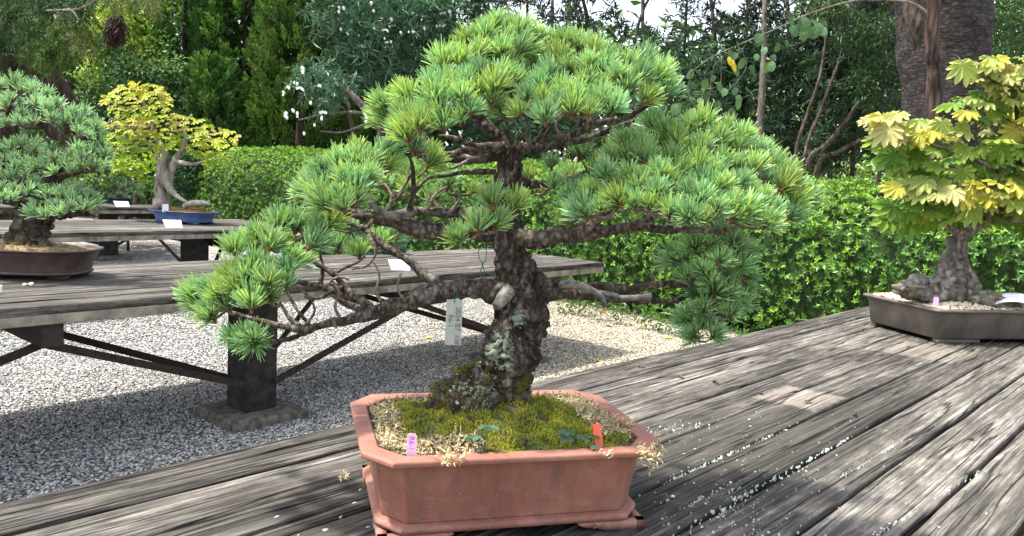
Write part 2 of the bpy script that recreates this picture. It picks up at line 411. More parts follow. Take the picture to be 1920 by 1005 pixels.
# ------------------------------------------------------------------ benches of planks
O2_, U2_, V2_ = np.array([-.859, 1.283]), np.array([.681, .732]), np.array([.732, -.681])
_p1, _p2 = G(1500, 745, TZ), G(1735, 658, TZ)
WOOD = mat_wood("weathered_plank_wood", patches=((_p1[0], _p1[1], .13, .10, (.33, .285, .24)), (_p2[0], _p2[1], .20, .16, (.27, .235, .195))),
                shade_stains=((*(O2_ + 1.45 * U2_ + .72 * V2_), .95, .30, .72), (*(O2_ + .42 * U2_ + .30 * V2_), .34, .17, .6)))
WOOD_MID = mat_wood("weathered_bench_wood", 0.9, 1.0, 0.9, 0.6)
WOOD_EDGE = mat_plain("bench_edge_wood", (0.10, 0.088, 0.068), (0.31, 0.275, 0.22), 9, 0.85, 0.2, 0.5, 0.004, mid=(0.36, 0.66))
POST_WOOD = mat_plain("dark_post_wood", (0.010, 0.009, 0.008), (0.034, 0.030, 0.026), 14, 0.8, 0.25, 0.5, 0.003)
RUST = mat_plain("rusty_iron", (0.010, 0.007, 0.006), (0.035, 0.022, 0.017), 40, 0.75, 0.3, 0.4, 0.001)
CONCRETE = mat_plain("mossy_concrete", (0.055, 0.054, 0.043), (0.14, 0.132, 0.108), 22, 0.95, 0.15, 0.8, 0.006)

def plank_mesh(x0, x1, w, seed, fine):
    r = np.random.default_rng(seed)
    nx = int((x1 - x0) / (0.03 if fine else 0.12)) + 2
    ny = 40 if fine else 12
    xs = np.linspace(x0, x1, nx)
    ys = np.concatenate([[0.0], np.linspace(0.003, w - 0.003, ny), [w]])
    X, Y = np.meshgrid(xs, ys, indexing='ij')
    Z = np.zeros_like(X)
    if fine:
        for k in range(16):
            fr = r.uniform(14, 150); a = 0.0016 / (1 + fr / 45) * r.uniform(.5, 1.5)
            wob = 0.9 * np.sin(X * r.uniform(.7, 2.6) + r.uniform(0, 6)) + 0.5 * np.sin(X * r.uniform(3, 7) + r.uniform(0, 6))
            amp = 0.5 + 0.5 * np.sin(X * r.uniform(.4, 1.8) + r.uniform(0, 6))
            Z += a * amp * np.sin(2 * np.pi * fr * Y + wob + r.uniform(0, 6))
        for k in range(3):                                  # long checks in the wood
            yc = r.uniform(.02, w - .02) + 0.006 * np.sin(X * r.uniform(.6, 1.5) + r.uniform(0, 6))
            on = np.clip(np.sin(X * r.uniform(.7, 1.6) + r.uniform(0, 6)) * 2, 0, 1)
            Z -= on * 0.006 * np.exp(-((Y - yc) / 0.0028) ** 2)
    Z += 0.0015 * np.sin(X * r.uniform(.8, 1.4) + r.uniform(0, 6)) + r.uniform(-.001, .0015)
    edge = (Y < 1e-6) | (Y > w - 1e-6)
    Z[edge] -= 0.007
    wob = 0.0022 * np.sin(X * r.uniform(3, 6) + r.uniform(0, 6)) + 0.0014 * np.sin(X * r.uniform(11, 19) + r.uniform(0, 6))
    Y = Y + wob * ((Y < 0.01) * 1.0 - (Y > w - 0.01) * 1.0) * 0.6
    n2 = len(ys)
    top = np.stack([X, Y, Z], -1)
    low = top[:, [0, -1]].copy(); low[:, :, 2] = -0.036
    mb = MB()
    i = np.arange(nx - 1)[:, None] * n2; j = np.arange(n2 - 1)[None, :]
    V = np.vstack([top.reshape(-1, 3), low.reshape(-1, 3)])
    f = [np.stack([i + j, i + n2 + j, i + n2 + j + 1, i + j + 1], -1).reshape(-1, 4)]
    b = nx * n2; k = np.arange(nx - 1)
    f.append(np.stack([b + 2 * k, b + 2 * k + 2, (k + 1) * n2, k * n2], -1))
    f.append(np.stack([k * n2 + n2 - 1, (k + 1) * n2 + n2 - 1, b + 2 * k + 3, b + 2 * k + 1], -1))
    f.append(np.stack([b + 2 * k + 1, b + 2 * k + 3, b + 2 * k + 2, b + 2 * k], -1))
    for e in (0, nx - 1):
        lp = [e * n2 + q for q in range(n2)] + [b + 2 * e + 1, b + 2 * e]
        f.append(np.array([lp if e == 0 else lp[::-1]]))
    mb.add(V, f)
    return mb

def rod(mb, a, b, w=0.012, h=0.036):
    a = np.asarray(a, float); b = np.asarray(b, float); t = norm(b - a); s = norm(np.cross(t, (0, 0, 1.0))); u = np.cross(s, t)
    R = [[q + s * sx * w / 2 + u * sy * h / 2 for sx, sy in ((-1, -1), (1, -1), (1, 1), (-1, 1))] for q in (a, b)]
    loft(mb, R)
PITCH_W = 0.1435
def bench(label, origin, ang, x0, x1, n, wood, fine, posts=(), beams=(), post_y=None, post_w=0.19, fasc=0.046, seed=0):
    root = thing("plank_bench", origin, label, "bench", ang)
    Wt = n * PITCH_W
    for i in range(n):
        y = i * PITCH_W
        dx = rng.uniform(-.012, .012)
        o = plank_mesh(x0 + dx, x1 + dx, PITCH_W - 0.011, seed * 50 + i, fine).build("plank", wood, root, smooth=fine, local=True)
        o.location = (0, y + 0.0055, 0)
    # edge boards below the planks
    for nm, lo, hi in (("edge_board", (x0 + .01, 0.004, -fasc - 0.036), (x1 - .045, 0.042, -0.0385)),
                       ("edge_board", (x0 + .01, Wt - 0.042, -fasc - 0.036), (x1 - .045, Wt - 0.004, -0.0385)),
                       ("edge_board", (x1 - .043, 0.004, -fasc - 0.036), (x1 - .006, Wt - 0.004, -0.0385))):
        mb = MB(); box(mb, lo, hi); bevel(mb.build(nm, WOOD_EDGE, root, smooth=False, local=True), 0.004)
    zb = -0.0385
    for bx in beams:
        mb = MB(); box(mb, (bx - .045, 0.046, zb - 0.15), (bx + .045, Wt - 0.046, zb - 0.002))
        bevel(mb.build("cross_beam", POST_WOOD, root, smooth=False, local=True), 0.004)
    for px in posts:
        py = Wt / 2 if post_y is None else post_y
        mb = MB(); box(mb, (px - post_w / 2, py - post_w / 2, -TZ + 0.0615), (px + post_w / 2, py + post_w / 2, zb - 0.003))
        bevel(mb.build("post", POST_WOOD, root, smooth=False, local=True), 0.006)
        mb = MB()
        R = []
        for z, e in ((-TZ - 0.02, 0.0), (-TZ + 0.045, -0.012), (-TZ + 0.06, -0.03)):
            R.append([(px + sx * (0.235 + e) + rng.uniform(-.006, .006), py + sy * (0.225 + e) + rng.uniform(-.006, .006), z) for sx, sy in ((-1, -1), (1, -1), (1, 1), (-1, 1))])
        loft(mb, R); bevel(mb.build("footing", CONCRETE, root, smooth=False, local=True), 0.012, 3)
        for bx in beams:
            if abs(bx - px) > 2.2: continue
            s = 1 if bx > px else -1
            for yb, off in ((0.16, -1), (Wt - 0.16, 1)):
                mb = MB(); rod(mb, (px + s * (post_w / 2 - .02), py + off * (post_w / 2 + .008), -TZ + 0.21), (bx, yb, zb - 0.155))
                mb.build("brace_rod", RUST, root, smooth=False, local=True)
    return root
O2 = np.array([-.859, 1.283]); U2 = np.array([.681, .732]); V2 = np.array([.732, -.681])
def near_at(u, v, z=0.0):
    p = O2 + u * U2 + v * V2; return np.array([p[0], p[1], TZ + z])
A_near = math.atan2(.732, .681)
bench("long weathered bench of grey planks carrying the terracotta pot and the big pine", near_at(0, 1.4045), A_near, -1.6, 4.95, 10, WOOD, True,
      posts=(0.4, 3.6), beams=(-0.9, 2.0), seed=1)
def to_local(p, org, ang):
    d = np.asarray(p)[:2] - np.asarray(org)[:2]
    return d[0] * math.cos(ang) + d[1] * math.sin(ang), -d[0] * math.sin(ang) + d[1] * math.cos(ang)
A_mid = math.radians(49.7)
mid_o = np.array([.757, 6.356, TZ])
pl_ = to_local(G(472, 752, 0.09), mid_o, A_mid)
b1 = to_local(G(108, 612, 0.66), mid_o, A_mid)[0]; b2 = to_local(G(800, 553, 0.62), mid_o, A_mid)[0]
pp = pl_[0] - (b2 - b1)
mid_bench = bench("grey plank bench with rusty brace rods behind the pine's left branch", mid_o, A_mid, -8.2, 0.0, 9, WOOD_MID, False,
      posts=(pl_[0], pl_[0] + (b2 - b1) , pl_[0] - (b2 - b1)), beams=(b1 - (b2 - b1), b1, b2), post_y=pl_[1], seed=2)
A_th = math.radians(52.6)
th_o = G(437, 431, TZ)
tp = to_local(G(306, 470, 0.45), th_o, A_th)
tb = to_local(G(400, 454, 0.6), th_o, A_th)[0]
bench("shaded plank bench with crossed rods under the blue pot", th_o, A_th, -7.5, 1.05, 11, WOOD_MID, False,
      posts=(tp[0], tp[0] - 3.0), beams=(tb, tb - 3.0), post_y=0.42, post_w=0.2, seed=3)
fo_o = G(276, 390, TZ)
bench("farthest plank bench holding the small teal pot", fo_o, math.radians(54), -7, 0.5, 9, WOOD_MID, False,
      posts=(-0.35, -3.3), beams=(0.3, -1.8, -4.5), post_y=0.4, seed=4)

# ------------------------------------------------------------------ clipped hedge
LEAF = mat_leaf("hedge_leaf", 0.24, 0.46, 0.34)
DARKSOIL = mat_plain("dark_humus", (0.012, 0.010, 0.008), (0.05, 0.04, 0.028), 30, 0.95, 0.1, 0.6, 0.01)
def hedge_p(w, s):
    """w along the hedge, s = 0..1 over the section from the ground in front over the top to the back"""
    p0 = O2 + 6.62 * U2 + w * V2
    prof = np.array([(0.06, 0.02), (0.0, 0.35), (-0.02, 0.75), (0.02, 1.08), (0.16, 1.33), (0.42, 1.50), (0.75, 1.57), (1.05, 1.55), (1.25, 1.3)])
    k = s * (len(prof) - 1); i = min(int(k), len(prof) - 2); t = k - i
    d = prof[i] * (1 - t) + prof[i + 1] * t
    tg = prof[i + 1] - prof[i]
    wav = 0.05 * math.sin(w * 1.1 + 1) + 0.035 * math.sin(w * 2.7) + 0.02 * math.sin(w * 5.3 + s * 9)
    hk = 1.0 + 0.03 * math.sin(w * 0.9) + (0.10 if w < -6 else 0.0) * min(1, (-6 - w) / 3 if w < -6 else 0)
    q = p0 + U2 * (d[0] + wav)
    n2 = np.array([-tg[1], tg[0]]); n2 = n2 / np.linalg.norm(n2)
    n3 = np.array([U2[0] * n2[0], U2[1] * n2[0], n2[1]])
    return np.array([q[0], q[1], d[1] * hk + 0.4 * wav * (s > .3)]), n3
hroot = thing("hedge", (*(O2 + 6.62 * U2), 0), "long clipped green hedge running behind the benches", "hedge")
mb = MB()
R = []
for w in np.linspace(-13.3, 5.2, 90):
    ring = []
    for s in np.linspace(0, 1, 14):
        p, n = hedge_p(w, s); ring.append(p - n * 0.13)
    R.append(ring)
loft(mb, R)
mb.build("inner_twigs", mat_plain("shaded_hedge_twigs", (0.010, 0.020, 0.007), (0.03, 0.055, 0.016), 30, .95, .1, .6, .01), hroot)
stem_b, stem_a, stem_n, stem_c = [], [], [], []
cand = []
for w0, w1, dens in ((-13.5, -5.5, 1700), (-5.5, 4.6, 1900)):
    for _ in range(int((w1 - w0) * 2.6 * dens / 5)):
        w = rng.uniform(w0, w1); s = rng.uniform(0, 1) ** 1.05
        p, n = hedge_p(w, s)
        dep = rng.random() ** 1.5 * 0.14
        p = p - n * dep + n * 0.03 + rng.normal(size=3) * 0.012
        ax0 = norm(n + rng.normal(size=3) * 0.45 + np.array([0, 0, 0.25]))
        t1 = norm(np.cross(ax0, rand_dirs(1)[0])); t2 = np.cross(ax0, t1)
        k0 = rng.integers(5, 8); ph = rng.uniform(0, 6.28)
        hz = noise.noise(Vector((p[0] * 2.2, p[1] * 2.2, p[2] * 2.6)))
        if hz < -.38 and rng.random() < .6: continue
        sunlit_young = rng.random() < (.35 if hz > .22 else 0) or rng.random() < (0.72 if s > .40 else 0.18)  # young growth in patches; on top, sunlit brightness painted in as yellow-green leaves
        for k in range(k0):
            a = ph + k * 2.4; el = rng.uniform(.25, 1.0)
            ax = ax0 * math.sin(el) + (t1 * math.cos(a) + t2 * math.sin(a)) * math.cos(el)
            cb = np.array([0.20, 0.37, 0.04]) if sunlit_young else np.array([0.085, 0.20, 0.035])
            row = (p + ax0 * 0.004 * k, ax, ax0, cb * rng.uniform(.6, 1.35))
            if w > -4.4 and dep < 0.03 and 0.12 < s < .5 and -np.dot(ax, (0.2, 1, 0)) > -.2: cand.append(row)
            else: stem_b.append(row[0]); stem_a.append(ax); stem_n.append(ax0); stem_c.append(row[3])
random.shuffle(cand)
# the leaves that show largest and clearest are single leaves, the rest one mass
cand.sort(key=lambda r: np.linalg.norm(r[0][:2] - np.array([2.2, 5.4])))
single = cand[:1200]; random.shuffle(single)
rest = single[290:] + cand[1200:]; single = single[:290]
for r_ in rest: stem_b.append(r_[0]); stem_a.append(r_[1]); stem_n.append(r_[2]); stem_c.append(r_[3])
mb = MB(); n = len(stem_b)
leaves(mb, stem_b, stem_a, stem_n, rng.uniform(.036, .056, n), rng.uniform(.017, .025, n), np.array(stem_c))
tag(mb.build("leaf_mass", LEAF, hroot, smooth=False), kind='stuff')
def leaf_mesh(L, Wd, col):
    mb = MB(); t = np.linspace(0, 1, 5); wd = np.array([0.12, .8, 1.0, .62, 0.0]) * Wd / 2
    zc = -0.18 * L * t ** 2
    v = []
    for i in range(5): v += [(-wd[i], L * t[i], zc[i] + wd[i] * .3), (0, L * t[i], zc[i]), (wd[i], L * t[i], zc[i] + wd[i] * .3)]
    f = []
    for i in range(4):
        for j in range(2): f.append((i * 3 + j, i * 3 + j + 1, i * 3 + j + 4, i * 3 + j + 3))
    mb.add(v, np.array(f), 0, col); return mb.mesh("leaf", LEAF)
LM = [leaf_mesh(random.uniform(.042, .056), random.uniform(.019, .026), c) for c in ((.08, .195, .035), (.095, .22, .038), (.07, .175, .03), (.15, .31, .04), (.11, .24, .04))]
def frame_q(ax, up):
    y = Vector(ax).normalized(); x = y.cross(Vector(up)).normalized(); z = x.cross(y)
    return Matrix((x, y, z)).transposed().to_quaternion()
for r_ in single: place("leaf", random.choice(LM), hroot, r_[0] + r_[2] * .012, frame_q(r_[1], r_[2]))
# ------------------------------------------------------------------ pots
TERRA = None
def mat_terra():
    m, t = newmat("unglazed_terracotta")
    o = coords(t)
    n = noise_n(t, o, 6, 6, 0.65); f = noise_n(t, o, 260, 3, 0.6); st = noise_n(t, coords(t, (14, 14, 2.5)), 2.2, 5, 0.6)
    c = ramp(t, n, [(0.32, (0.19, 0.076, 0.052)), (0.55, (0.275, 0.112, 0.077)), (0.72, (0.34, 0.158, 0.113))])
    c = mixc(t, math_(t, 'MULTIPLY', ramp(t, st, [(0.46, 0.0), (0.70, 1.0)]), 0.65), c, (0.13, 0.075, 0.06))
    c = mixc(t, 1.0, c, ramp(t, f, [(0.3, 0.84), (0.7, 1.12)]), 'MULTIPLY')
    cr = ramp(t, math_(t, 'ADD', noise_n(t, coords(t, (9, 9, 22)), 2.0, 7, 0.75), math_(t, 'MULTIPLY', nd(t, "SeparateXYZ", {0: o}).outputs[2], -1.1)), [(0.46, 0.0), (0.60, 1.0)])
    c = mixc(t, math_(t, 'MULTIPLY', cr, 0.22), c, (0.36, 0.30, 0.27))
    sp = ramp(t, noise_n(t, o, 150, 2, 0.5), [(0.735, 0.0), (0.76, 1.0)])
    c = mixc(t, math_(t, 'MULTIPLY', sp, 0.55), c, (0.50, 0.42, 0.36))
    finish(t, c, 0.62, 0.35, math_(t, 'ADD', f, n), 0.25, 0.0012)
    return m
TERRA = mat_terra()
BROWN = mat_plain("brown_stoneware", (0.050, 0.030, 0.027), (0.082, 0.052, 0.047), 14, 0.5, 0.4, 0.15, 0.001)
GREYBR = mat_plain("grey_brown_stoneware", (0.075, 0.062, 0.052), (0.125, 0.105, 0.09), 12, 0.55, 0.4, 0.2, 0.001)
BLUE = mat_plain("blue_glaze", (0.065, 0.105, 0.24), (0.11, 0.165, 0.33), 11, 0.22, 0.5, 0.1, 0.001)
TEAL = mat_plain("teal_glaze", (0.006, 0.045, 0.042), (0.012, 0.085, 0.075), 11, 0.22, 0.5, 0.1, 0.001)
SOIL = mat_plain("potting_soil", (0.022, 0.016, 0.010), (0.11, 0.085, 0.055), 90, 0.95, 0.1, 0.9, 0.006)

def oct_ring(Wd, D, c, c2, z):
    a, b = Wd / 2, D / 2
    return [(-a + c, -b, z), (a - c, -b, z), (a, -b + c2, z), (a, b - c2, z), (a - c, b, z), (-a + c, b, z), (-a, b - c2, z), (-a, -b + c2, z)]
POT = np.array([-0.012, 1.43, TZ]); PYAW = math.radians(15.5)
pot = thing("bonsai_pot", POT, "octagonal red terracotta pot with a flat lipped rim, nearest on the bench", "pot", PYAW)
mb = MB(); loft(mb, [oct_ring(.452, .313, .037, .047, .034), oct_ring(.457, .319, .038, .048, .06), oct_ring(.482, .348, .042, .052, .143)], cap1=False)
bevel(mb.build("body", TERRA, pot, smooth=False, local=True), 0.003)
mb = MB()
R = [oct_ring(.474, .340, .041, .051, .1445), oct_ring(.525, .395, .045, .056, .1455), oct_ring(.530, .400, .045, .057, .1475), oct_ring(.530, .400, .045, .057, .154),
     oct_ring(.526, .396, .045, .056, .157), oct_ring(.474, .340, .040, .050, .1565), oct_ring(.469, .335, .040, .050, .154), oct_ring(.462, .328, .039, .049, .09)]
loft(mb, R, cap0=False, cap1=False); bevel(mb.build("rim", TERRA, pot, smooth=False, local=True), 0.0015)
mb = MB()
R = [oct_ring(.455, .315, .036, .046, .0185), oct_ring(.472, .332, .038, .048, .020), oct_ring(.477, .337, .038, .048, .026), oct_ring(.471, .331, .038, .048, .032), oct_ring(.454, .316, .036, .046, .0345)]
loft(mb, R); bevel(mb.build("base_moulding", TERRA, pot, smooth=False, local=True), 0.002)
for sx in (-1, 1):
    for sy in (-1, 1):
        # cloud foot: an L of two scalloped plates at the corner, with curled ends
        mb = MB()
        for (ax, n0) in (((1, 0), 0.125), ((0, 1), 0.09)):
            pr = []
            for k in range(13):
                t = k / 12; pr.append((t * n0, 0.0 + (0.014 * max(0, (t - .35) / .65) ** 1.5) + 0.0015 * math.sin(t * 19)))
            out, inn = [], []
            for s, zl in pr:
                px_ = sx * (.236 - s * (1 if ax[0] else 0)) if ax[0] else sx * .236
                py_ = sy * .166 if ax[0] else sy * (.166 - s)
                ix = px_ if ax[0] else px_ - sx * .016
                iy = py_ - sy * .016 if ax[0] else py_
                out.append(((px_, py_, zl + .001), (px_, py_, .0183))); inn.append(((ix, iy, zl + .001), (ix, iy, .0183)))
            rings = [[o[0], o[1], i[1], i[0]] for o, i in zip(out, inn)]
            loft(mb, rings)
            e = np.array(out[-4][0]); outn = np.array([0, sy, 0.0]) if ax[0] else np.array([sx, 0, 0.0]); al = np.array([-sx, 0, 0.0]) if ax[0] else np.array([0, -sy, 0.0])
            for q, rr in ((0.1, .0052), (-0.45, .004)):
                cc = e + al * q * 0.03 + np.array([0, 0, 0.0035]) + outn * .001
                th = np.linspace(0, 9, 26); rad = rr * (1 - th / 12)
                tube(mb, np.array([cc + al * r0 * math.cos(a) + np.array([0, 0, 1.0]) * r0 * math.sin(a) for a, r0 in zip(th, rad)]), 0.0012, 5)
        mb.build("foot", TERRA, pot, local=True)
# soil surface with its mound
c15, s15 = math.cos(PYAW), math.sin(PYAW)
def pot_w(a, b, z): return np.array([POT[0] + a * c15 - b * s15, POT[1] + a * s15 + b * c15, TZ + z])
def soil_z(a, b):
    m = 0.042 * math.exp(-(((a - 0.03) / 0.13) ** 2 + ((b - 0.0) / 0.10) ** 2)) + 0.012 * math.exp(-(((a + 0.12) / .08) ** 2 + ((b + .02) / .08) ** 2))
    e = min(1.0, min((.235 - abs(a)) / .04, (.168 - abs(b)) / .04))
    return 0.148 + m * max(0, e) + 0.006 * noise.noise(Vector((a * 22, b * 22, 0))) * max(0, e) + 0.004 * e
mb = MB(); na, nb = 60, 44
A = np.linspace(-.2335, .2335, na); B = np.linspace(-.1655, .1655, nb)
v = []
for a in A:
    for b in B:
        over = (abs(a) - .190) + (abs(b) - .115) * .8 - .040
        if over > 0: a2, b2 = a - math.copysign(over * .5, a), b - math.copysign(over * .5, b)
        else: a2, b2 = a, b
        v.append((a2, b2, soil_z(a2, b2)))
i = np.arange(na - 1)[:, None] * nb; j = np.arange(nb - 1)[None, :]
mb.add(v, np.stack([i + j, i + nb + j, i + nb + j + 1, i + j + 1], -1).reshape(-1, 4))
mb.build("soil", SOIL, pot, local=True)

# moss carpet and dried sphagnum on the soil
MOSS = mat_leaf("moss_green", 0.25, 0.8, 0.15, (1, 1, .4))
DRY = mat_leaf("dried_moss", 0.2, 0.85, 0.15, (1, .95, .8))
def in_pot(a, b): return abs(a) < .228 and abs(b) < .162 and (abs(a) - .190) + (abs(b) - .115) * .8 < .030
def dryness(a, b):
    d = max(0, 1 - math.hypot((a + .13) / .09, (b + .14) / .04)) * 2 + max(0, 1 - math.hypot((a - .20) / .075, (b - .02) / .17)) * 1.7
    d += max(0, (b - .105) / .05) + max(0, (-a - .175) / .05)
    return d + 0.35 * noise.noise(Vector((a * 30, b * 30, 3)))
b_, a_, n_, c_ = [], [], [], []
strands = []
for _ in range(30000):
    a, b = rng.uniform(-.23, .23), rng.uniform(-.165, .165)
    if not in_pot(a, b): continue
    d = dryness(a, b); z = soil_z(a, b)
    if d < .3:
        lump = 0.009 * noise.noise(Vector((a * 38, b * 38, 9)))
        b_.append(pot_w(a, b, z + lump - .001)); a_.append(norm(np.array([rng.normal() * .7, rng.normal() * .7, 1.0]))); n_.append(rand_dirs(1)[0])
        k = 0.5 + 0.9 * noise.noise(Vector((a * 24, b * 24, 5)))
        c_.append((np.array([.185, .18, .024]) * k + np.array([.085, .105, .022]) * (1 - k)).clip(.01, 1) * rng.uniform(.6, 1.35))
    elif rng.random() < .36: strands.append((a, b, z, 1.0 if b < .1 else .6))
mb = MB(); n = len(b_); leaves(mb, b_, a_, n_, rng.uniform(.005, .010, n), rng.uniform(.002, .0034, n), np.array(c_) * 2.1)
moss_o = bpy.data.objects.new("moss", mb.mesh("moss", [MOSS], None, False)); COL.objects.link(moss_o)
tag(moss_o, "bright green moss carpet around the pine's roots", None, None, 'stuff')
def strand(mb, p, L, w, col, lift=.3):
    d = norm(np.array([rng.normal(), rng.normal(), abs(rng.normal()) * lift])); s = norm(np.cross(d, (0, 0, 1.0)) + rng.normal(size=3) * .3)
    k = 5; pts = [np.asarray(p)]
    for q in range(k - 1):
        d = norm(d + rng.normal(size=3) * .55 + np.array([0, 0, -.12])); pts.append(pts[-1] + d * L / k)
    pts = np.array(pts); wd = np.array([.5, 1, 1.1, .9, .25])[:, None] * w / 2
    v = np.stack([pts - s * wd, pts + s * wd], 1).reshape(-1, 3); i = np.arange(k - 1)[:, None] * 2
    mb.add(v, i + np.array([[0, 1, 3, 2]]), 0, col)
mb = MB()
for a, b, z, br in strands:
    cl = pal([(.50, .42, .25), (.62, .54, .35), (.38, .29, .15), (.30, .26, .15)], 1)[0] * br
    strand(mb, pot_w(a, b, z + rng.uniform(0, .009)), rng.uniform(.012, .026), rng.uniform(.0018, .0034), cl)
# dried moss spilling over the rim
for (px, py), (qx, qy), k, sp in (((835, 840), (858, 868), 70, .008), ((1205, 812), (1236, 836), 100, .006), ((1234, 834), (1222, 878), 70, .004), ((1150, 772), (1186, 784), 60, .005), ((1120, 845), (1150, 856), 12, .004)):
    for _ in range(k):
        t = rng.random(); q = W(px + (qx - px) * t, py + (qy - py) * t, (1.27 if px > 1000 else 1.20) + (.17 if py < 800 else 0))
        if px < 1230: q = np.array([q[0], q[1], TZ + .160 + rng.uniform(0, .006)]) if py < 839 or px < 1000 else q
        strand(mb, q + rng.normal(size=3) * sp * np.array([1, 1, .5]), rng.uniform(.012, .024), rng.uniform(.0018, .0032), pal([(.44, .36, .21), (.54, .46, .29), (.34, .25, .13)], 1)[0])
dm = bpy.data.objects.new("dried_moss", mb.mesh("dried_moss", [DRY], None, False)); COL.objects.link(dm)
tag(dm, "straw coloured dried moss heaped along the terracotta rim", None, None, 'stuff')

# ------------------------------------------------------------------ needles and branches
NEEDLE = mat_leaf("pine_needle", 0.30, 0.42, 0.35, (1.0, 1.0, 0.5), 0.5)
BUD = mat_plain("brown_bud_scales", (0.10, 0.045, 0.018), (0.20, 0.10, 0.05), 200, 0.8, 0.2)
def tuft_mesh(seed, n, L, w, cols, spread=1.42, bud=True, open_=0.18):
    r = np.random.default_rng(seed); mb = MB()
    th = open_ + (spread - open_) * r.random(n) ** 0.8; ph = r.uniform(0, 6.283, n)
    d = np.stack([np.sin(th) * np.cos(ph), np.sin(th) * np.sin(ph), np.cos(th)], 1)
    ln = L * r.uniform(.60, 1.10, n) * (1 - .12 * (th / spread) ** 2)
    p0 = np.stack([np.zeros(n), np.zeros(n), r.uniform(-.1, .22, n) * L], 1) + d * .004
    up = np.array([0, 0, 1.0])
    p1 = p0 + d * ln[:, None] * .5; d2 = norm(d + up * .22 + r.normal(size=(n, 3)) * .05); p2 = p1 + d2 * ln[:, None] * .5
    s = norm(np.cross(d, r.normal(size=(n, 3)))); wd = w * r.uniform(.75, 1.2, n)[:, None] / 2
    V = np.stack([p0 - s * wd * .6, p0 + s * wd * .6, p1 - s * wd, p1 + s * wd, p2 - s * wd * .5, p2 + s * wd * .5], 1).reshape(-1, 3)
    i = np.arange(n)[:, None] * 6
    c = np.asarray(cols, float)[r.integers(0, len(cols), n)] * r.uniform(.82, 1.18, (n, 1))
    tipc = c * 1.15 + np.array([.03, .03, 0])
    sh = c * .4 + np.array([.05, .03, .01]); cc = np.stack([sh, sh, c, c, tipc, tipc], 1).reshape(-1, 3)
    mb.add(V, np.concatenate([i + np.array([[0, 1, 3, 2]]), i + np.array([[2, 3, 5, 4]])]), 0, cc)
    if bud:
        tube(mb, [(0, 0, -.25 * L), (0, 0, 0), (0, 0, .16 * L), (0, 0, .28 * L)], [.0022, .0042, .0036, .0008], 6, 1)
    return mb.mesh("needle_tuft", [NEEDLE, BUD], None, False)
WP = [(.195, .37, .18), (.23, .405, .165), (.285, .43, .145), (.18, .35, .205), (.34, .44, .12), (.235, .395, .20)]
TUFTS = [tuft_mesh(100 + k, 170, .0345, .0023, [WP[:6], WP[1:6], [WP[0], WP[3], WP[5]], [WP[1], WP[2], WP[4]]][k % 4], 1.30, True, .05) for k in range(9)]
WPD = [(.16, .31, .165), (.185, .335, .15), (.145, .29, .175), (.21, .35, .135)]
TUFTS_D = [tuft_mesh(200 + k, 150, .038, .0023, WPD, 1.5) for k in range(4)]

class Tree:
    """a potted tree: limbs given by photo pixels at their distance, then shoots on short twigs"""
    def __init__(s, root, bark, twig, Y): s.root, s.bark, s.twig, s.Y = root, bark, twig, Y; s.sk = []
    def limb(s, name, pts, sides=12, n=None, rough=.35, rs=40., mat=None, wig=0.0, twigs=True):
        P = np.array([W(p[0], p[1], s.Y + p[2]) for p in pts]); R = np.array([p[3] * m_px(s.Y + p[2]) for p in pts])
        n = n or max(6, int(np.linalg.norm(np.diff(P, axis=0), axis=1).sum() / .010))
        c = spline(np.hstack([P, R[:, None]]), n); r = np.maximum(c[:, 3], .0008)
        pos = c[:, :3]
        if wig: pos = pos + np.array([[noise.noise(Vector(q * 25)), noise.noise(Vector(q * 25 + 7)), noise.noise(Vector(q * 25 + 13))] for q in pos]) * wig
        mb = MB(); tube(mb, pos, r, sides, 0, (1, 1, 1), rough, rs)
        if twigs: s.sk += [(q, rr) for q, rr in zip(pos[n // 5:], r[n // 5:])]
        return mb.build(name, mat or s.bark, s.root)
    def twigs(s, bases, name="twig", r0=.0024, maxd=.5, sides=5):
        mb = MB(); K = np.array([q for q, _ in s.sk]); ends = []
        bases = sorted(bases, key=lambda q: np.min(np.linalg.norm(K - q, axis=1)))
        pts = list(K)
        for b in bases:
            P = np.array(pts); d = np.linalg.norm((P - b) * np.array([1, 1, 1.0]), axis=1) + np.maximum(0, P[:, 2] - b[2]) * 1.5
            a = P[int(np.argmin(d))]; L = np.linalg.norm(b - a)
            if L < .004 or L > maxd: continue
            m1 = a * .65 + b * .35 - np.array([0, 0, .12 * L]) + rng.normal(size=3) * .07 * L; m2 = a * .25 + b * .75 - np.array([0, 0, .10 * L]) + rng.normal(size=3) * .05 * L
            c = spline([a, m1, m2, b], max(5, int(L / .012)))
            tube(mb, c, np.linspace(r0 * (1 + min(1, L / .12)), r0 * .7, len(c)), sides, 0, (1, 1, 1), .3, 60.)
            pts += list(c[1:-1])
        if mb.n: tag(mb.build(name, s.twig, s.root), kind='stuff')
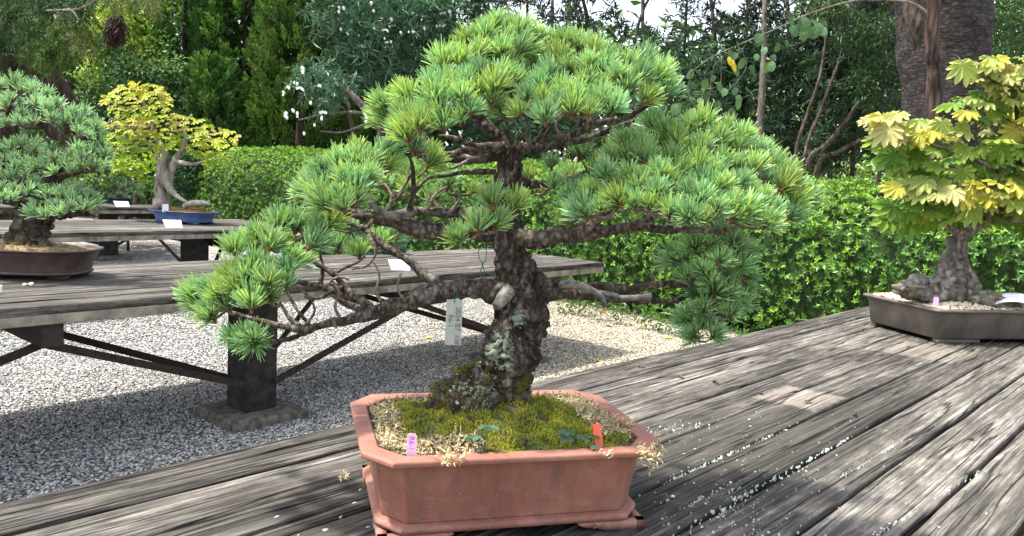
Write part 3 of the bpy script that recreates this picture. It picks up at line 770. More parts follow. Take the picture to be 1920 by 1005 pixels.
def pad_points(poly, Y0, B, sp, back=.5, grow=0.0):
    poly = np.asarray(poly, float); ce = poly.mean(0); poly = ce + (poly - ce) * np.array([1.04, 1.05]) - np.array([0, grow]); xc = (poly[:, 0].min() + poly[:, 0].max()) / 2; hw = (poly[:, 0].max() - poly[:, 0].min()) / 2 + 1
    y0, y1 = poly[:, 1].min(), poly[:, 1].max(); out = []
    for layer in (0, 1):
        pts = darts(poly, sp if layer == 0 else sp * 1.15)
        if layer == 1:
            k = int(len(pts) * back); pts = pts[:k]
        for p in pts:
            rx = (p[0] - xc) / hw; t = (y1 - p[1]) / (y1 - y0 + 1)
            bl = math.sqrt(max(0, 1 - rx * rx * .9))
            yo = -B * bl * (1 - .95 * t) if layer == 0 else B * bl * (.35 + .65 * rng.random()) * (1 - .3 * t)
            ax = np.array([rx * .75, (-.42 * (1 - t) if layer == 0 else .3), .95]) + rng.normal(size=3) * np.array([.24, .2, .1])
            out.append((W(p[0], p[1], Y0 + yo + rng.normal() * .012), norm(ax), layer))
    return out

# ------------------------------------------------------------------ the big white pine
Yp = 1.455
pine_at = np.array([W(940, 772, Yp)[0], Yp, TZ + .165])
pine = thing("bonsai_pine", pine_at, "large white pine with spreading tiers and a lichened trunk in the octagonal terracotta pot", "bonsai tree")
lc = lambda px, py, dy, r: (tuple(W(px, py, Yp + dy) - pine_at), r)
PBARK = mat_bark("flaking_pine_bark", (0.013, 0.010, 0.008), (0.050, 0.038, 0.031), (0.165, 0.14, 0.122), 42, .5, .008,
                 lichen=[lc(932, 655, -.05, .075), lc(968, 600, -.05, .04), lc(905, 745, -.05, .045), lc(945, 690, -.05, .04)], moss=[lc(945, 760, -.02, .085), lc(985, 720, -.03, .06), lc(868, 745, -.03, .06)])
PBARK2 = mat_bark("pine_branch_bark", (0.016, 0.012, 0.010), (0.066, 0.052, 0.042), (0.205, 0.18, 0.155), 60, .6, .005)
TWIG = mat_bark("grey_twig_bark", (0.05, 0.038, 0.03), (0.14, 0.11, 0.09), (0.30, 0.26, 0.22), 90, .8, .002)
DEAD = mat_plain("bleached_dead_wood", (0.075, 0.068, 0.060), (0.235, 0.22, 0.20), 60, .85, .2, .6, .003)
T = Tree(pine, PBARK2, TWIG, Yp)
T.bark = PBARK
T.limb("trunk", [(940, 800, 0, 32), (942, 770, 0, 33), (944, 740, 0, 38), (950, 700, 0, 49), (955, 660, 0, 54), (967, 630, 0, 49), (983, 600, 0, 44), (986, 565, 0, 43), (978, 535, 0, 42),
                 (964, 508, 0, 37), (956, 475, 0, 31), (954, 440, 0, 28), (951, 400, 0, 26), (950, 360, 0, 25), (955, 310, 0, 23), (953, 285, 0, 21), (938, 262, .0, 16), (915, 240, .0, 11),
                 (900, 220, .01, 9), (902, 190, .01, 8), (915, 150, .0, 7), (928, 100, 0, 5), (932, 66, 0, 3)], 56, 260, .30, 46.)
mb = MB(); ctr = W(872, 752, Yp - .015)                    # the mossy root swelling to the front of the trunk
u = np.linspace(0, np.pi, 26); th = np.linspace(0, 2 * np.pi, 36, endpoint=False); v = []
for a in u:
    for b in th:
        d = np.array([math.sin(a) * math.cos(b), math.sin(a) * math.sin(b), math.cos(a)])
        k = 1 + .30 * noise.fractal(Vector(d * 1.9 + Vector((3, 1, 2))), .6, 2, 4)
        v.append(ctr + d * np.array([.064, .054, .064]) * k + np.array([.022 * d[2], 0, 0]))
i = np.arange(25)[:, None] * 36; j = np.arange(36)[None, :]; k = (j + 1) % 36
mb.add(v, np.stack([i + j, i + 36 + j, i + 36 + k, i + k], -1).reshape(-1, 4))
mb.build("root_swelling", PBARK, pine)
T.limb("root", [(935, 740, -.05, 14), (905, 768, -.065, 12), (880, 790, -.075, 8), (862, 806, -.085, 5)], 12, None, .4, twigs=False)
T.limb("root", [(985, 735, -.02, 14), (990, 757, -.03, 11), (1000, 775, -.04, 7)], 12, None, .4, twigs=False)
T.bark = PBARK2
sw = np.array(v); sn = norm(sw - ctr)                       # moss and lichen growing on the swelling
selm = [i for i in range(len(sw)) if sn[i][2] > -.3]
mb = MB(); bb, aa, nn, cc = [], [], [], []
for _ in range(5200):
    i = selm[rng.integers(0, len(selm))]; q = sw[i] + rng.normal(size=3) * .004
    if noise.noise(Vector(q * 28)) < -.22: continue
    bb.append(q); aa.append(norm(sn[i] + rng.normal(size=3) * .5)); nn.append(rand_dirs(1)[0])
    cc.append(np.array([(.14, .13, .02), (.09, .095, .02), (.19, .17, .03)][rng.integers(0, 3)]) * rng.uniform(.6, 1.2))
n = len(bb); leaves(mb, bb, aa, nn, rng.uniform(.004, .008, n), rng.uniform(.0018, .0034, n), np.array(cc) * 1.25)
for lx, ly, lr, k in ((893, 742, .016, 26), (880, 768, .014, 26), (865, 715, .014, 14), (905, 700, .03, 30), (885, 728, .012, 10)):
    for _ in range(k):
        q = W(lx, ly, Yp - .06) + rng.normal(size=3) * np.array([lr, .01, lr]) * .6; i = int(np.argmin(np.linalg.norm(sw - q, axis=1)))
        bb0 = sw[i] + sn[i] * .004 + rng.normal(size=3) * .002
        s1 = norm(np.cross(sn[i], rand_dirs(1)[0])); s2 = np.cross(sn[i], s1); m = 7; th_ = np.linspace(0, 6.283, m, endpoint=False)
        rr = rng.uniform(.0015, .0042) * rng.uniform(.6, 1.2, m)
        ring = bb0 + s1 * (np.cos(th_) * rr)[:, None] + s2 * (np.sin(th_) * rr)[:, None] + sn[i] * (rng.uniform(0, .0025, m))[:, None]
        mb.add(np.vstack([ring, bb0 + sn[i] * .001]), np.array([(x, (x + 1) % m, m) for x in range(m)]), 0, pal([(.22, .27, .20), (.33, .37, .29), (.18, .23, .16)], 1)[0])
tag(mb.build("root_moss", MOSS, pine, smooth=False), kind='stuff')
# the sawn stub
mb = MB(); a, b = W(955, 545, Yp - .035), W(932, 573, Yp - .075)
tube(mb, spline([a, a * .5 + b * .5, b], 14), np.linspace(.0145, .0100, 14), 16, 0, (1, 1, 1), .22, 60.); mb.build("sawn_stub", DEAD, pine)

L = T.limb
L("branch", [(960, 552, 0, 24), (930, 548, 0, 24), (905, 542, 0, 20), (865, 541, -.01, 19), (820, 548, -.02, 18), (775, 562, -.03, 17), (730, 577, -.04, 15), (690, 590, -.05, 13), (650, 600, -.05, 11), (610, 608, -.06, 9), (570, 617, -.07, 7), (530, 612, -.07, 6), (480, 600, -.07, 5), (430, 585, -.07, 4)], 18, None, .38)
L("branch", [(610, 608, -.06, 7), (575, 622, -.065, 5.5), (548, 634, -.07, 4.5), (510, 641, -.07, 4), (470, 644, -.07, 3.5), (450, 640, -.07, 3)], 9)
L("branch", [(700, 587, -.04, 11), (678, 564, -.02, 10), (645, 552, 0, 8), (602, 537, 0, 7), (568, 530, 0, 6), (540, 522, 0, 4)], 10)
L("branch", [(835, 545, 0, 13), (810, 522, .01, 11), (789, 511, .02, 9), (766, 488, .03, 8), (730, 468, .04, 7), (700, 443, .05, 6), (672, 425, .06, 5), (640, 415, .06, 3)], 10)
L("branch", [(668, 562, -.02, 7), (645, 537, 0, 6.5), (625, 514, 0, 6), (592, 491, .01, 5.5), (573, 466, .02, 5), (560, 440, .02, 3)], 9)
for q in ([(570, 615, -.07, 5), (545, 600, -.06, 4), (533, 580, -.05, 3.5), (520, 560, -.05, 3)], [(582, 612, -.07, 4), (560, 585, -.07, 3.5), (545, 560, -.06, 3), (535, 540, -.06, 2.5)],
          [(600, 537, 0, 4.5), (605, 505, .01, 4), (600, 470, .01, 3.5), (612, 440, .02, 3)], [(625, 514, 0, 4), (650, 500, .02, 3.2), (672, 492, .03, 2.5), (684, 480, .03, 2)],
          [(645, 537, 0, 4), (625, 545, -.03, 4), (596, 560, -.05, 3.4), (570, 556, -.06, 2.6)], [(690, 590, -.04, 8), (664, 575, .03, 9), (640, 560, .04, 9), (622, 548, .05, 7)]):
    L("branchlet", q, 7, None, .3, 60.)
L("branch", [(945, 432, 0.02, 22), (905, 430, .02, 20), (865, 432, .0, 19), (826, 434, -.01, 18), (782, 428, -.02, 16), (731, 415, -.03, 13), (683, 405, -.04, 11), (645, 396, -.05, 8), (610, 385, -.06, 5), (590, 370, -.06, 3)], 16, None, .4)
L("branch", [(930, 402, 0.02, 13), (890, 398, 0, 11), (836, 399, -.01, 10), (776, 396, -.03, 9), (745, 402, -.045, 8)], 12, None, .32)
DW = DEAD
L("dead_branch", [(776, 396, -.04, 8.5), (745, 403, -.055, 8), (725, 402, -.06, 7.5), (705, 391, -.06, 6.5), (690, 373, -.06, 5.5), (685, 348, -.06, 4.5), (690, 335, -.06, 4), (698, 322, -.06, 3)], 10, None, .2, 40, DEAD)
for q in ([(769, 393, -.05, 7), (774, 361, -.055, 5.5), (775, 332, -.055, 4.5), (772, 305, -.06, 3.5), (765, 290, -.06, 2.5)], [(684, 345, -.06, 4.5), (678, 325, -.06, 4), (672, 310, -.065, 3)],
          [(731, 400, -.045, 6), (712, 398, -.055, 5), (690, 404, -.06, 4.5), (667, 404, -.065, 4), (643, 397, -.07, 3), (632, 388, -.075, 2.5)],
          [(774, 365, -.055, 4), (800, 335, -.04, 3.5), (830, 330, -.02, 4), (880, 322, .02, 5), (930, 322, .02, 6)], [(745, 375, -.02, 4), (760, 345, 0, 3.4), (775, 318, .01, 2.8)],
          [(836, 399, .03, 5), (815, 380, .05, 4), (805, 360, .06, 3)], [(700, 410, -.05, 5), (690, 425, -.05, 4.5), (660, 432, -.05, 4), (630, 430, -.05, 3), (600, 425, -.06, 2.5)]):
    L("branchlet", q, 7, None, .3, 60.)
# right side
L("branch", [(955, 440, 0, 20), (985, 446, -.02, 20), (1010, 448, -.03, 18), (1048, 439, -.04, 16), (1085, 437, -.05, 15), (1119, 434, -.06, 14), (1155, 430, -.06, 12), (1191, 425, -.06, 11), (1239, 430, -.06, 9), (1296, 430, -.06, 7), (1344, 434, -.05, 5), (1382, 425, -.05, 4), (1425, 415, -.04, 3)], 18, None, .42)
L("branch", [(1150, 430, -.02, 10), (1205, 415, .0, 8), (1239, 398, .02, 7), (1290, 375, .05, 5.5), (1350, 345, .08, 4), (1400, 335, .1, 3)], 10)
L("branch", [(1090, 437, .0, 10), (1130, 405, .04, 8), (1190, 365, .08, 7), (1240, 330, .1, 6), (1290, 290, .12, 4), (1330, 275, .12, 3)], 10)
L("branch", [(960, 330, .03, 12), (1000, 345, .08, 9), (1050, 340, .12, 7), (1100, 320, .14, 5), (1150, 300, .14, 3.5)], 10)
L("branch", [(1000, 545, .03, 24), (1020, 545, .04, 22), (1044, 538, .05, 18), (1068, 536, .06, 15), (1109, 537, .07, 10), (1147, 540, .08, 10), (1179, 544, .08, 9), (1211, 538, .08, 7), (1243, 532, .08, 6.5), (1268, 532, .08, 6), (1291, 541, .08, 5), (1310, 556, .08, 4)], 14, None, .4)
L("branch", [(1015, 552, .02, 18), (1044, 551, .03, 13), (1084, 552, .04, 10), (1131, 560, .05, 7), (1163, 563, .055, 6), (1222, 562, .06, 6), (1251, 565, .07, 5), (1268, 564, .07, 5), (1284, 557, .08, 4), (1300, 545, .08, 3)], 11, None, .36)
L("dead_branch", [(1052, 535, .02, 9), (1072, 533, .01, 8.5), (1100, 541, .01, 8), (1119, 549, .01, 7), (1129, 559, .01, 5.5), (1135, 575, .01, 4)], 10, None, .22, 50, DEAD, twigs=False)
L("dead_branch", [(1125, 549, .015, 5), (1150, 552, .02, 4.5), (1163, 557, .02, 4.5), (1187, 559, .02, 5.5), (1222, 554, .02, 6)], 10, None, .18, 50, DEAD, twigs=False)
for q in ([(1291, 541, .08, 4), (1305, 515, .08, 3.5), (1320, 485, .08, 3), (1345, 470, .09, 2.5)], [(1300, 548, .08, 4), (1318, 575, .08, 3.5), (1308, 610, .08, 3), (1312, 640, .08, 2.4)], [(1310, 556, .08, 4), (1340, 560, .09, 3.2), (1370, 565, .1, 3), (1395, 555, .1, 2.4)],
          [(1320, 575, .08, 3.4), (1350, 590, .1, 3), (1372, 600, .1, 2.5)]):
    L("branchlet", q, 7, None, .3, 60.)
# upper tiers
L("branch", [(959, 279, 0, 14), (930, 278, -.01, 11), (910, 276, -.02, 10), (890, 282, -.03, 9), (870, 282, -.04, 8), (851, 289, -.05, 7), (828, 287, -.06, 5), (800, 282, -.07, 4), (770, 270, -.08, 3)], 11)
L("branch", [(950, 292, .02, 12), (930, 292, .02, 11), (877, 299, .01, 10), (838, 296, 0, 9), (818, 295, 0, 7), (780, 280, 0, 5), (740, 255, -.02, 3.5)], 11)
L("branch", [(959, 276, 0, 13), (992, 277, -.01, 11), (1025, 276, -.03, 9), (1051, 263, -.05, 8.5), (1074, 253, -.06, 8), (1107, 236, -.07, 7), (1140, 227, -.07, 6), (1173, 222, -.07, 5), (1212, 200, -.06, 4), (1238, 190, -.06, 3)], 11, None, .4)
L("branch", [(1040, 272, -.02, 7), (1090, 262, .0, 7), (1130, 248, .0, 6), (1165, 236, .0, 5), (1190, 226, 0, 3)], 9)
for q in ([(910, 276, -.03, 5), (877, 269, -.05, 5), (854, 259, -.07, 4.5), (824, 255, -.08, 3.5)], [(1010, 275, -.02, 6), (1040, 220, -.01, 6), (1058, 165, 0, 6), (1064, 130, 0, 5), (1074, 112, 0, 3)], [(1058, 165, 0, 4), (1080, 145, .02, 4), (1110, 130, .02, 3)],
          [(900, 200, 0, 6), (870, 170, .0, 5), (845, 150, 0, 3.5)], [(905, 175, 0, 6), (940, 140, -.02, 5), (965, 115, -.02, 3.5)], [(1000, 270, -.03, 5), (1020, 245, -.05, 4), (1030, 225, -.06, 3)], [(1100, 240, -.07, 5), (1130, 195, -.03, 4), (1160, 165, 0, 3.5)],
          [(900, 220, 0, 5), (850, 205, -.03, 4.5), (800, 200, -.05, 3.5)], [(1080, 255, -.06, 5), (1090, 215, -.06, 4), (1085, 180, -.05, 3)], [(960, 270, -.03, 5), (950, 245, -.06, 4), (952, 225, -.07, 3)]):
    L("branchlet", q, 7, None, .3, 60.)

for q in ([(720, 408, -.05, 4), (735, 370, -.04, 3), (722, 345, -.03, 2.2)], [(800, 398, -.03, 4), (815, 365, -.02, 3), (840, 350, -.01, 2)], [(845, 398, -.02, 4), (862, 372, 0, 3), (858, 345, 0, 2)], [(650, 400, -.06, 4), (640, 420, -.06, 3), (615, 428, -.06, 2)],
          [(690, 440, .03, 4), (705, 470, .02, 3), (690, 498, .02, 2.2), (660, 505, .02, 1.8)], [(755, 482, .02, 4), (740, 455, .02, 3), (752, 430, .02, 2)], [(720, 575, -.06, 4), (705, 545, -.06, 3), (712, 515, -.05, 2.2), (700, 492, -.05, 1.6)],
          [(760, 566, -.05, 4), (745, 540, -.05, 3), (752, 512, -.04, 2)], [(640, 602, -.07, 4), (628, 575, -.08, 3), (636, 548, -.08, 2.4), (622, 525, -.08, 1.6)], [(605, 545, -.02, 3), (630, 520, -.03, 2.4), (655, 525, -.03, 1.8)], [(570, 612, -.08, 3.4), (590, 585, -.09, 2.6), (583, 560, -.09, 1.8)],
          [(880, 300, -.02, 4), (850, 315, -.03, 3), (815, 322, -.03, 2)], [(840, 298, -.03, 4), (805, 312, -.03, 3), (782, 335, -.03, 2)], [(1060, 262, -.07, 4), (1042, 240, -.09, 3), (1050, 212, -.09, 2)], [(1000, 277, -.04, 4), (985, 255, -.07, 3), (990, 235, -.08, 2)], [(1120, 232, -.08, 4), (1108, 212, -.1, 3), (1122, 190, -.1, 2)],
          [(1200, 424, -.08, 5), (1212, 405, -.1, 4), (1238, 396, -.11, 3)], [(1260, 430, -.07, 4), (1290, 415, -.09, 3), (1310, 408, -.1, 2)], [(1100, 436, -.08, 5), (1118, 415, -.1, 4), (1150, 408, -.1, 3)], [(1230, 535, .07, 3), (1222, 515, .06, 2.2), (1240, 498, .06, 1.6)]):
    T.bark = TWIG; L("branchlet", q, 7, None, .3, 60.)
PADS = [  # polygon of shoot bases, distance offset, half depth, spacing, share behind
    ([(715, 235), (722, 205), (765, 185), (820, 165), (830, 125), (870, 105), (890, 72), (930, 54), (975, 67), (1005, 95), (1000, 150), (950, 175), (900, 225), (820, 252), (760, 265)], 0.0, .17, 23, .55),
    ([(1000, 120), (1030, 95), (1080, 104), (1140, 118), (1200, 133), (1245, 152), (1250, 182), (1200, 205), (1100, 225), (1000, 235), (925, 240), (950, 190)], 0.0, .19, 23, .55),
    ([(575, 362), (600, 325), (650, 300), (720, 297), (732, 330), (690, 360), (660, 402), (600, 398), (570, 378)], -.05, .12, 22.5, .55),
    ([(738, 300), (760, 285), (800, 298), (805, 318), (760, 322)], -.06, .05, 34, .5),
    ([(705, 345), (760, 340), (850, 345), (885, 345), (880, 382), (800, 385), (720, 378)], .16, .06, 36, .4),
    ([(365, 582), (382, 545), (432, 522), (440, 482), (490, 448), (545, 425), (610, 432), (622, 452), (580, 475), (548, 512), (550, 545), (500, 572), (430, 602), (385, 603)], -.05, .13, 23, .5),
    ([(620, 450), (700, 430), (728, 470), (690, 500), (640, 492)], .14, .06, 36, .4),
    ([(1190, 267), (1240, 247), (1300, 242), (1360, 255), (1420, 292), (1470, 338), (1508, 370), (1500, 402), (1450, 430), (1400, 430), (1330, 425), (1280, 415), (1240, 402), (1180, 400), (1120, 415), (1060, 430), (1045, 420), (1080, 387), (1120, 350), (1140, 300)], -.01, .22, 23, .5),
    ([(995, 335), (1020, 305), (1095, 290), (1140, 285), (1150, 340), (1040, 372), (990, 372)], .15, .08, 36, .5),
    ([(842, 452), (872, 432), (920, 422), (938, 442), (885, 466), (850, 464)], -.09, .04, 30, .3),
    ([(900, 392), (940, 372), (990, 392), (965, 412), (915, 412)], -.07, .04, 32, .3),
]
shoots = []
for poly, y0, B, sp, bk in PADS: shoots += pad_points(poly, Yp - .02 + y0, B, sp, bk, 7.0)
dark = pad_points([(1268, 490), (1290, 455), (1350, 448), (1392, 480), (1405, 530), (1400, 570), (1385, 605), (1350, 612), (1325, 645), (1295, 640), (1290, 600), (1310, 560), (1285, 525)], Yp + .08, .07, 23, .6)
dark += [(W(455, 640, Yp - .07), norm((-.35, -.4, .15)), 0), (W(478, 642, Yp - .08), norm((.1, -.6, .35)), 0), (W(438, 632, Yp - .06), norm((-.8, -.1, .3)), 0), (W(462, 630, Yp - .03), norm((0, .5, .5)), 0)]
bases = [s[0] for s in shoots] + [s[0] for s in dark]
T.twigs(bases)
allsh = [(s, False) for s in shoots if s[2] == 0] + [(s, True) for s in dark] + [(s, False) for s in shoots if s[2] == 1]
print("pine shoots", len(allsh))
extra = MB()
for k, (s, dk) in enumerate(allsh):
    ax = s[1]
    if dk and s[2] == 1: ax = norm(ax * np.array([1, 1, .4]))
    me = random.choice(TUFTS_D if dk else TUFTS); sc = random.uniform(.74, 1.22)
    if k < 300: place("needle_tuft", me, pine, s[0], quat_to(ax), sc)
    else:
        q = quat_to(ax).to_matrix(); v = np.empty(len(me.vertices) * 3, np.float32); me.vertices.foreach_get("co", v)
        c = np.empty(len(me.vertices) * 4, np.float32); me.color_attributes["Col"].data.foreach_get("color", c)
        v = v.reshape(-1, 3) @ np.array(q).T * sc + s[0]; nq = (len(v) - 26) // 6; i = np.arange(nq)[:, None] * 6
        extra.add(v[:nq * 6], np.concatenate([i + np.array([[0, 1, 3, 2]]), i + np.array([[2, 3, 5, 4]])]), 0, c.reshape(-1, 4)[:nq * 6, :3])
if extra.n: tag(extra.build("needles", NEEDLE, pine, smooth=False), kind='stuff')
# ------------------------------------------------------------------ oval pots
def oval(rx, ry, z, n=48, e=2.4):
    th = np.linspace(0, 2 * np.pi, n, endpoint=False); c, s = np.cos(th), np.sin(th)
    return np.stack([rx * np.sign(c) * np.abs(c) ** (2 / e), ry * np.sign(s) * np.abs(s) ** (2 / e), np.full(n, z)], 1)
def oval_pot(label, at, yaw, rx, ry, h, mat, flare=.86, e=2.4, lip=.02, foot_h=.022, name="bonsai_pot", soil_col=None, mound=.05, band=True):
    o = thing(name, at, label, "pot", yaw)
    mb = MB(); R = []
    for t in np.linspace(0, 1, 7):
        k = flare + (1 - flare) * (t ** 2.2 * .75 + t * .1); R.append(oval(rx * k * .97, ry * k * .97, foot_h + (h - foot_h - .012) * t, e=e))
    loft(mb, R, cap1=False); mb.build("body", mat, o, local=True)
    mb = MB()
    R = [oval(rx * .93, ry * .93, h - .014, e=e), oval(rx - .004, ry - .004, h - .010, e=e), oval(rx, ry, h - .005, e=e), oval(rx - .002, ry - .002, h, e=e), oval(rx - lip, ry - lip, h - .001, e=e), oval(rx - lip - .003, ry - lip - .003, h - .03, e=e)]
    loft(mb, R, cap0=False, cap1=False); mb.build("rim", mat, o, local=True)
    if band:
        mb = MB(); k = flare * .97
        R = [oval(rx * k + .001, ry * k + .001, foot_h - .002, e=e), oval(rx * k + .007, ry * k + .007, foot_h + .002, e=e), oval(rx * k + .007, ry * k + .007, foot_h + .010, e=e), oval(rx * k, ry * k, foot_h + .015, e=e)]
        loft(mb, R); mb.build("base_moulding", mat, o, local=True)
    for a in (40, 140, 220, 320):
        a = math.radians(a); fx, fy = rx * flare * .80 * math.cos(a), ry * flare * .88 * math.sin(a); w0 = rx * .20
        mb = MB(); loft(mb, [[(fx + sx * w0 * k, fy + sy * .022 * k, z) for sx, sy in ((-1, -1), (1, -1), (1, 1), (-1, 1))] for z, k in ((0.001, .72), (foot_h - .001, 1.0))])
        bevel(mb.build("foot", mat, o, smooth=False, local=True), .003)
    mb = MB(); n = 48; R = []
    for k in np.linspace(0.02, 1, 10):
        rg = oval((rx - lip - .004) * k, (ry - lip - .004) * k, 0, e=e)
        rg[:, 2] = h - .012 + mound * (1 - k ** 2) + np.array([.012 * noise.noise(Vector((p[0] * 14, p[1] * 14, 2.0))) for p in rg]) * (1 - k ** 6); R.append(rg)
    loft(mb, R[::-1], cap0=False, cap1=True); mb.build("soil", soil_col or SOIL, o, local=True)
    return o
LITTER = mat_plain("dry_moss_soil", (0.07, 0.045, 0.022), (0.30, 0.215, 0.12), 55, .95, .1, .9, .006)
def litter(name, label, at, rx, ry, z, n, cols, mat=DRY, smin=.012, smax=.03):
    mb = MB()
    for _ in range(n):
        r = math.sqrt(rng.random()); a = rng.uniform(0, 6.283)
        strand(mb, (at[0] + rx * r * math.cos(a), at[1] + ry * r * math.sin(a), z + .035 * (1 - r * r) + rng.uniform(0, .008)), rng.uniform(smin, smax), rng.uniform(.002, .005), pal(cols, 1)[0])
    o = bpy.data.objects.new(name, mb.mesh(name, [mat], None, False)); COL.objects.link(o); return tag(o, label, kind='stuff')

# ------------------------------------------------------------------ pine in the brown oval pot, on the bench behind
bp_c = np.array([-2.475, 4.02, TZ]); Yb = 4.03
oval_pot("brown oval pot with a dark rim holding the blue green pine", bp_c, math.radians(6), .312, .235, .152, BROWN, .84, 2.6, .026, .026, mound=.03, soil_col=LITTER)
litter("dry_litter", "dry straw litter round the trunk in the brown oval pot", bp_c, .25, .18, TZ + .135, 800, [(.40, .29, .15), (.52, .41, .24), (.28, .18, .08)])
pb_at = np.array([W(50, 468, Yb)[0], Yb, TZ + .15])
pineb = thing("bonsai_pine", pb_at, "blue green pine with cloud shaped pads in the brown oval pot", "bonsai tree")
lb = lambda px, py, dy, r: (tuple(W(px, py, Yb + dy) - pb_at), r)
BARKB = mat_bark("dark_mossy_bark", (0.012, 0.010, 0.008), (0.06, 0.045, 0.033), (0.16, 0.13, 0.10), 22, .5, .012, lichen=[lb(62, 447, -.12, .085)], moss=[lb(30, 465, -.1, .12)])
B = Tree(pineb, BARKB, BARKB, Yb)
B.limb("trunk", [(42, 486, 0, 44), (44, 470, 0, 43), (48, 450, 0, 38), (58, 430, 0, 32), (70, 410, 0, 31), (78, 395, 0, 27), (88, 372, 0, 23), (97, 345, 0, 19), (105, 318, 0, 17), (112, 295, 0, 15)], 26, 60, .36, 16.)
B.limb("root", [(75, 452, -.02, 14), (95, 470, -.06, 9), (110, 480, -.08, 5)], 9, None, .3, twigs=False)
for q in ([(105, 315, 0, 13), (128, 272, 0, 11), (100, 248, -.03, 10), (78, 229, -.05, 9), (48, 212, -.06, 7), (20, 200, -.06, 5)], [(110, 295, 0, 10), (140, 265, .02, 8), (165, 255, .02, 6), (182, 270, .02, 4)],
          [(75, 400, 0, 14), (55, 384, -.02, 12), (30, 378, -.04, 10), (0, 372, -.05, 8), (-40, 360, -.05, 5)], [(85, 385, 0, 14), (110, 400, -.03, 11), (128, 402, -.04, 8), (160, 396, -.05, 5)],
          [(95, 350, 0, 12), (70, 330, -.04, 9), (40, 318, -.06, 7), (10, 310, -.06, 5)], [(100, 335, 0, 9), (130, 325, -.02, 7), (165, 320, -.03, 4)], [(128, 272, 0, 8), (120, 220, 0, 6), (105, 190, 0, 4)],
          [(60, 395, 0, 8), (40, 402, -.04, 7), (10, 398, -.05, 6), (-30, 392, -.05, 4)]):
    B.limb("branch", q, 9, None, .35, 20.)
NB = [(.21, .38, .22), (.18, .34, .20), (.26, .42, .24), (.31, .46, .25)]
TB = [tuft_mesh(300 + k, 54, .058, .0058, NB, 1.5, True, .15) for k in range(6)]
padsB = [([(-70, 175), (-20, 172), (40, 158), (80, 172), (110, 200), (150, 207), (178, 235), (192, 262), (196, 300), (180, 318), (150, 298), (120, 235), (70, 232), (20, 238), (-60, 240)], 0, .30, 17.5, .45),
         ([(-60, 275), (0, 272), (50, 268), (95, 285), (110, 312), (60, 318), (0, 320), (-60, 315)], .05, .2, 17.5, .4),
         ([(62, 315), (110, 290), (172, 302), (185, 318), (120, 328), (70, 326)], -.06, .14, 17, .4),
         ([(-60, 345), (0, 335), (40, 325), (62, 345), (60, 368), (20, 375), (-50, 372)], -.12, .2, 17, .4),
         ([(62, 398), (90, 368), (125, 355), (165, 362), (180, 382), (160, 395), (120, 402), (80, 410)], -.10, .16, 17, .4)]
sb = []
for poly, y0, Bd, sp, bk in padsB: sb += pad_points(poly, Yb + y0, Bd, sp, bk)
B.twigs([s[0] for s in sb], r0=.005, maxd=.9)
sb.sort(key=lambda s: s[2]); print("second pine shoots", len(sb))
for s in sb[:300]: place("needle_tuft", random.choice(TB), pineb, s[0], quat_to(norm(s[1] + np.array([0, 0, .25]))), random.uniform(.85, 1.2))

# ------------------------------------------------------------------ maples
MLEAF = mat_leaf("maple_leaf", 0.38, 0.5, 0.3, (1.0, 0.95, 0.35), .28)
def maple_leaf(R, lobes, col, edge, droop, seed):
    r = np.random.default_rng(seed); pts = [(0.0, 0.0, 0.0)]; c = [np.array(col)]
    angs = np.linspace(-2.15, 2.15, lobes); out = []
    for i, a in enumerate(angs):
        ln = R * (1 - .42 * abs(a / 2.15) ** 1.6) * r.uniform(.92, 1.06)
        if i: am = (a + angs[i - 1]) / 2; out.append((am, ln * .70, .35))
        sd = (angs[1] - angs[0]) * .27
        out += [(a - sd, ln * .86, .6), (a, ln, 1.0), (a + sd, ln * .86, .6)]
    out.append((2.75, R * .30, .3)); out.insert(0, (-2.75, R * .30, .3))
    for a, l, k in out:
        x, y = l * math.sin(a), l * math.cos(a)
        pts.append((x, y, -droop * l * l / R + .10 * R * (k < .5) - .0 * x)); c.append(np.array(col) * (1 - k * .8) + np.array(edge) * k * .8)
    n = len(pts); mb = MB(); mb.add(pts, np.array([(0, i + 1, i) for i in range(1, n - 1)]), 0, np.array(c))
    tube(mb, [(0, -R * .55, -.12 * R), (0, -R * .2, 0), (0, 0, 0)], R * .016, 4, 0, (.20, .17, .05))
    return mb.mesh("leaf", MLEAF, None, False)
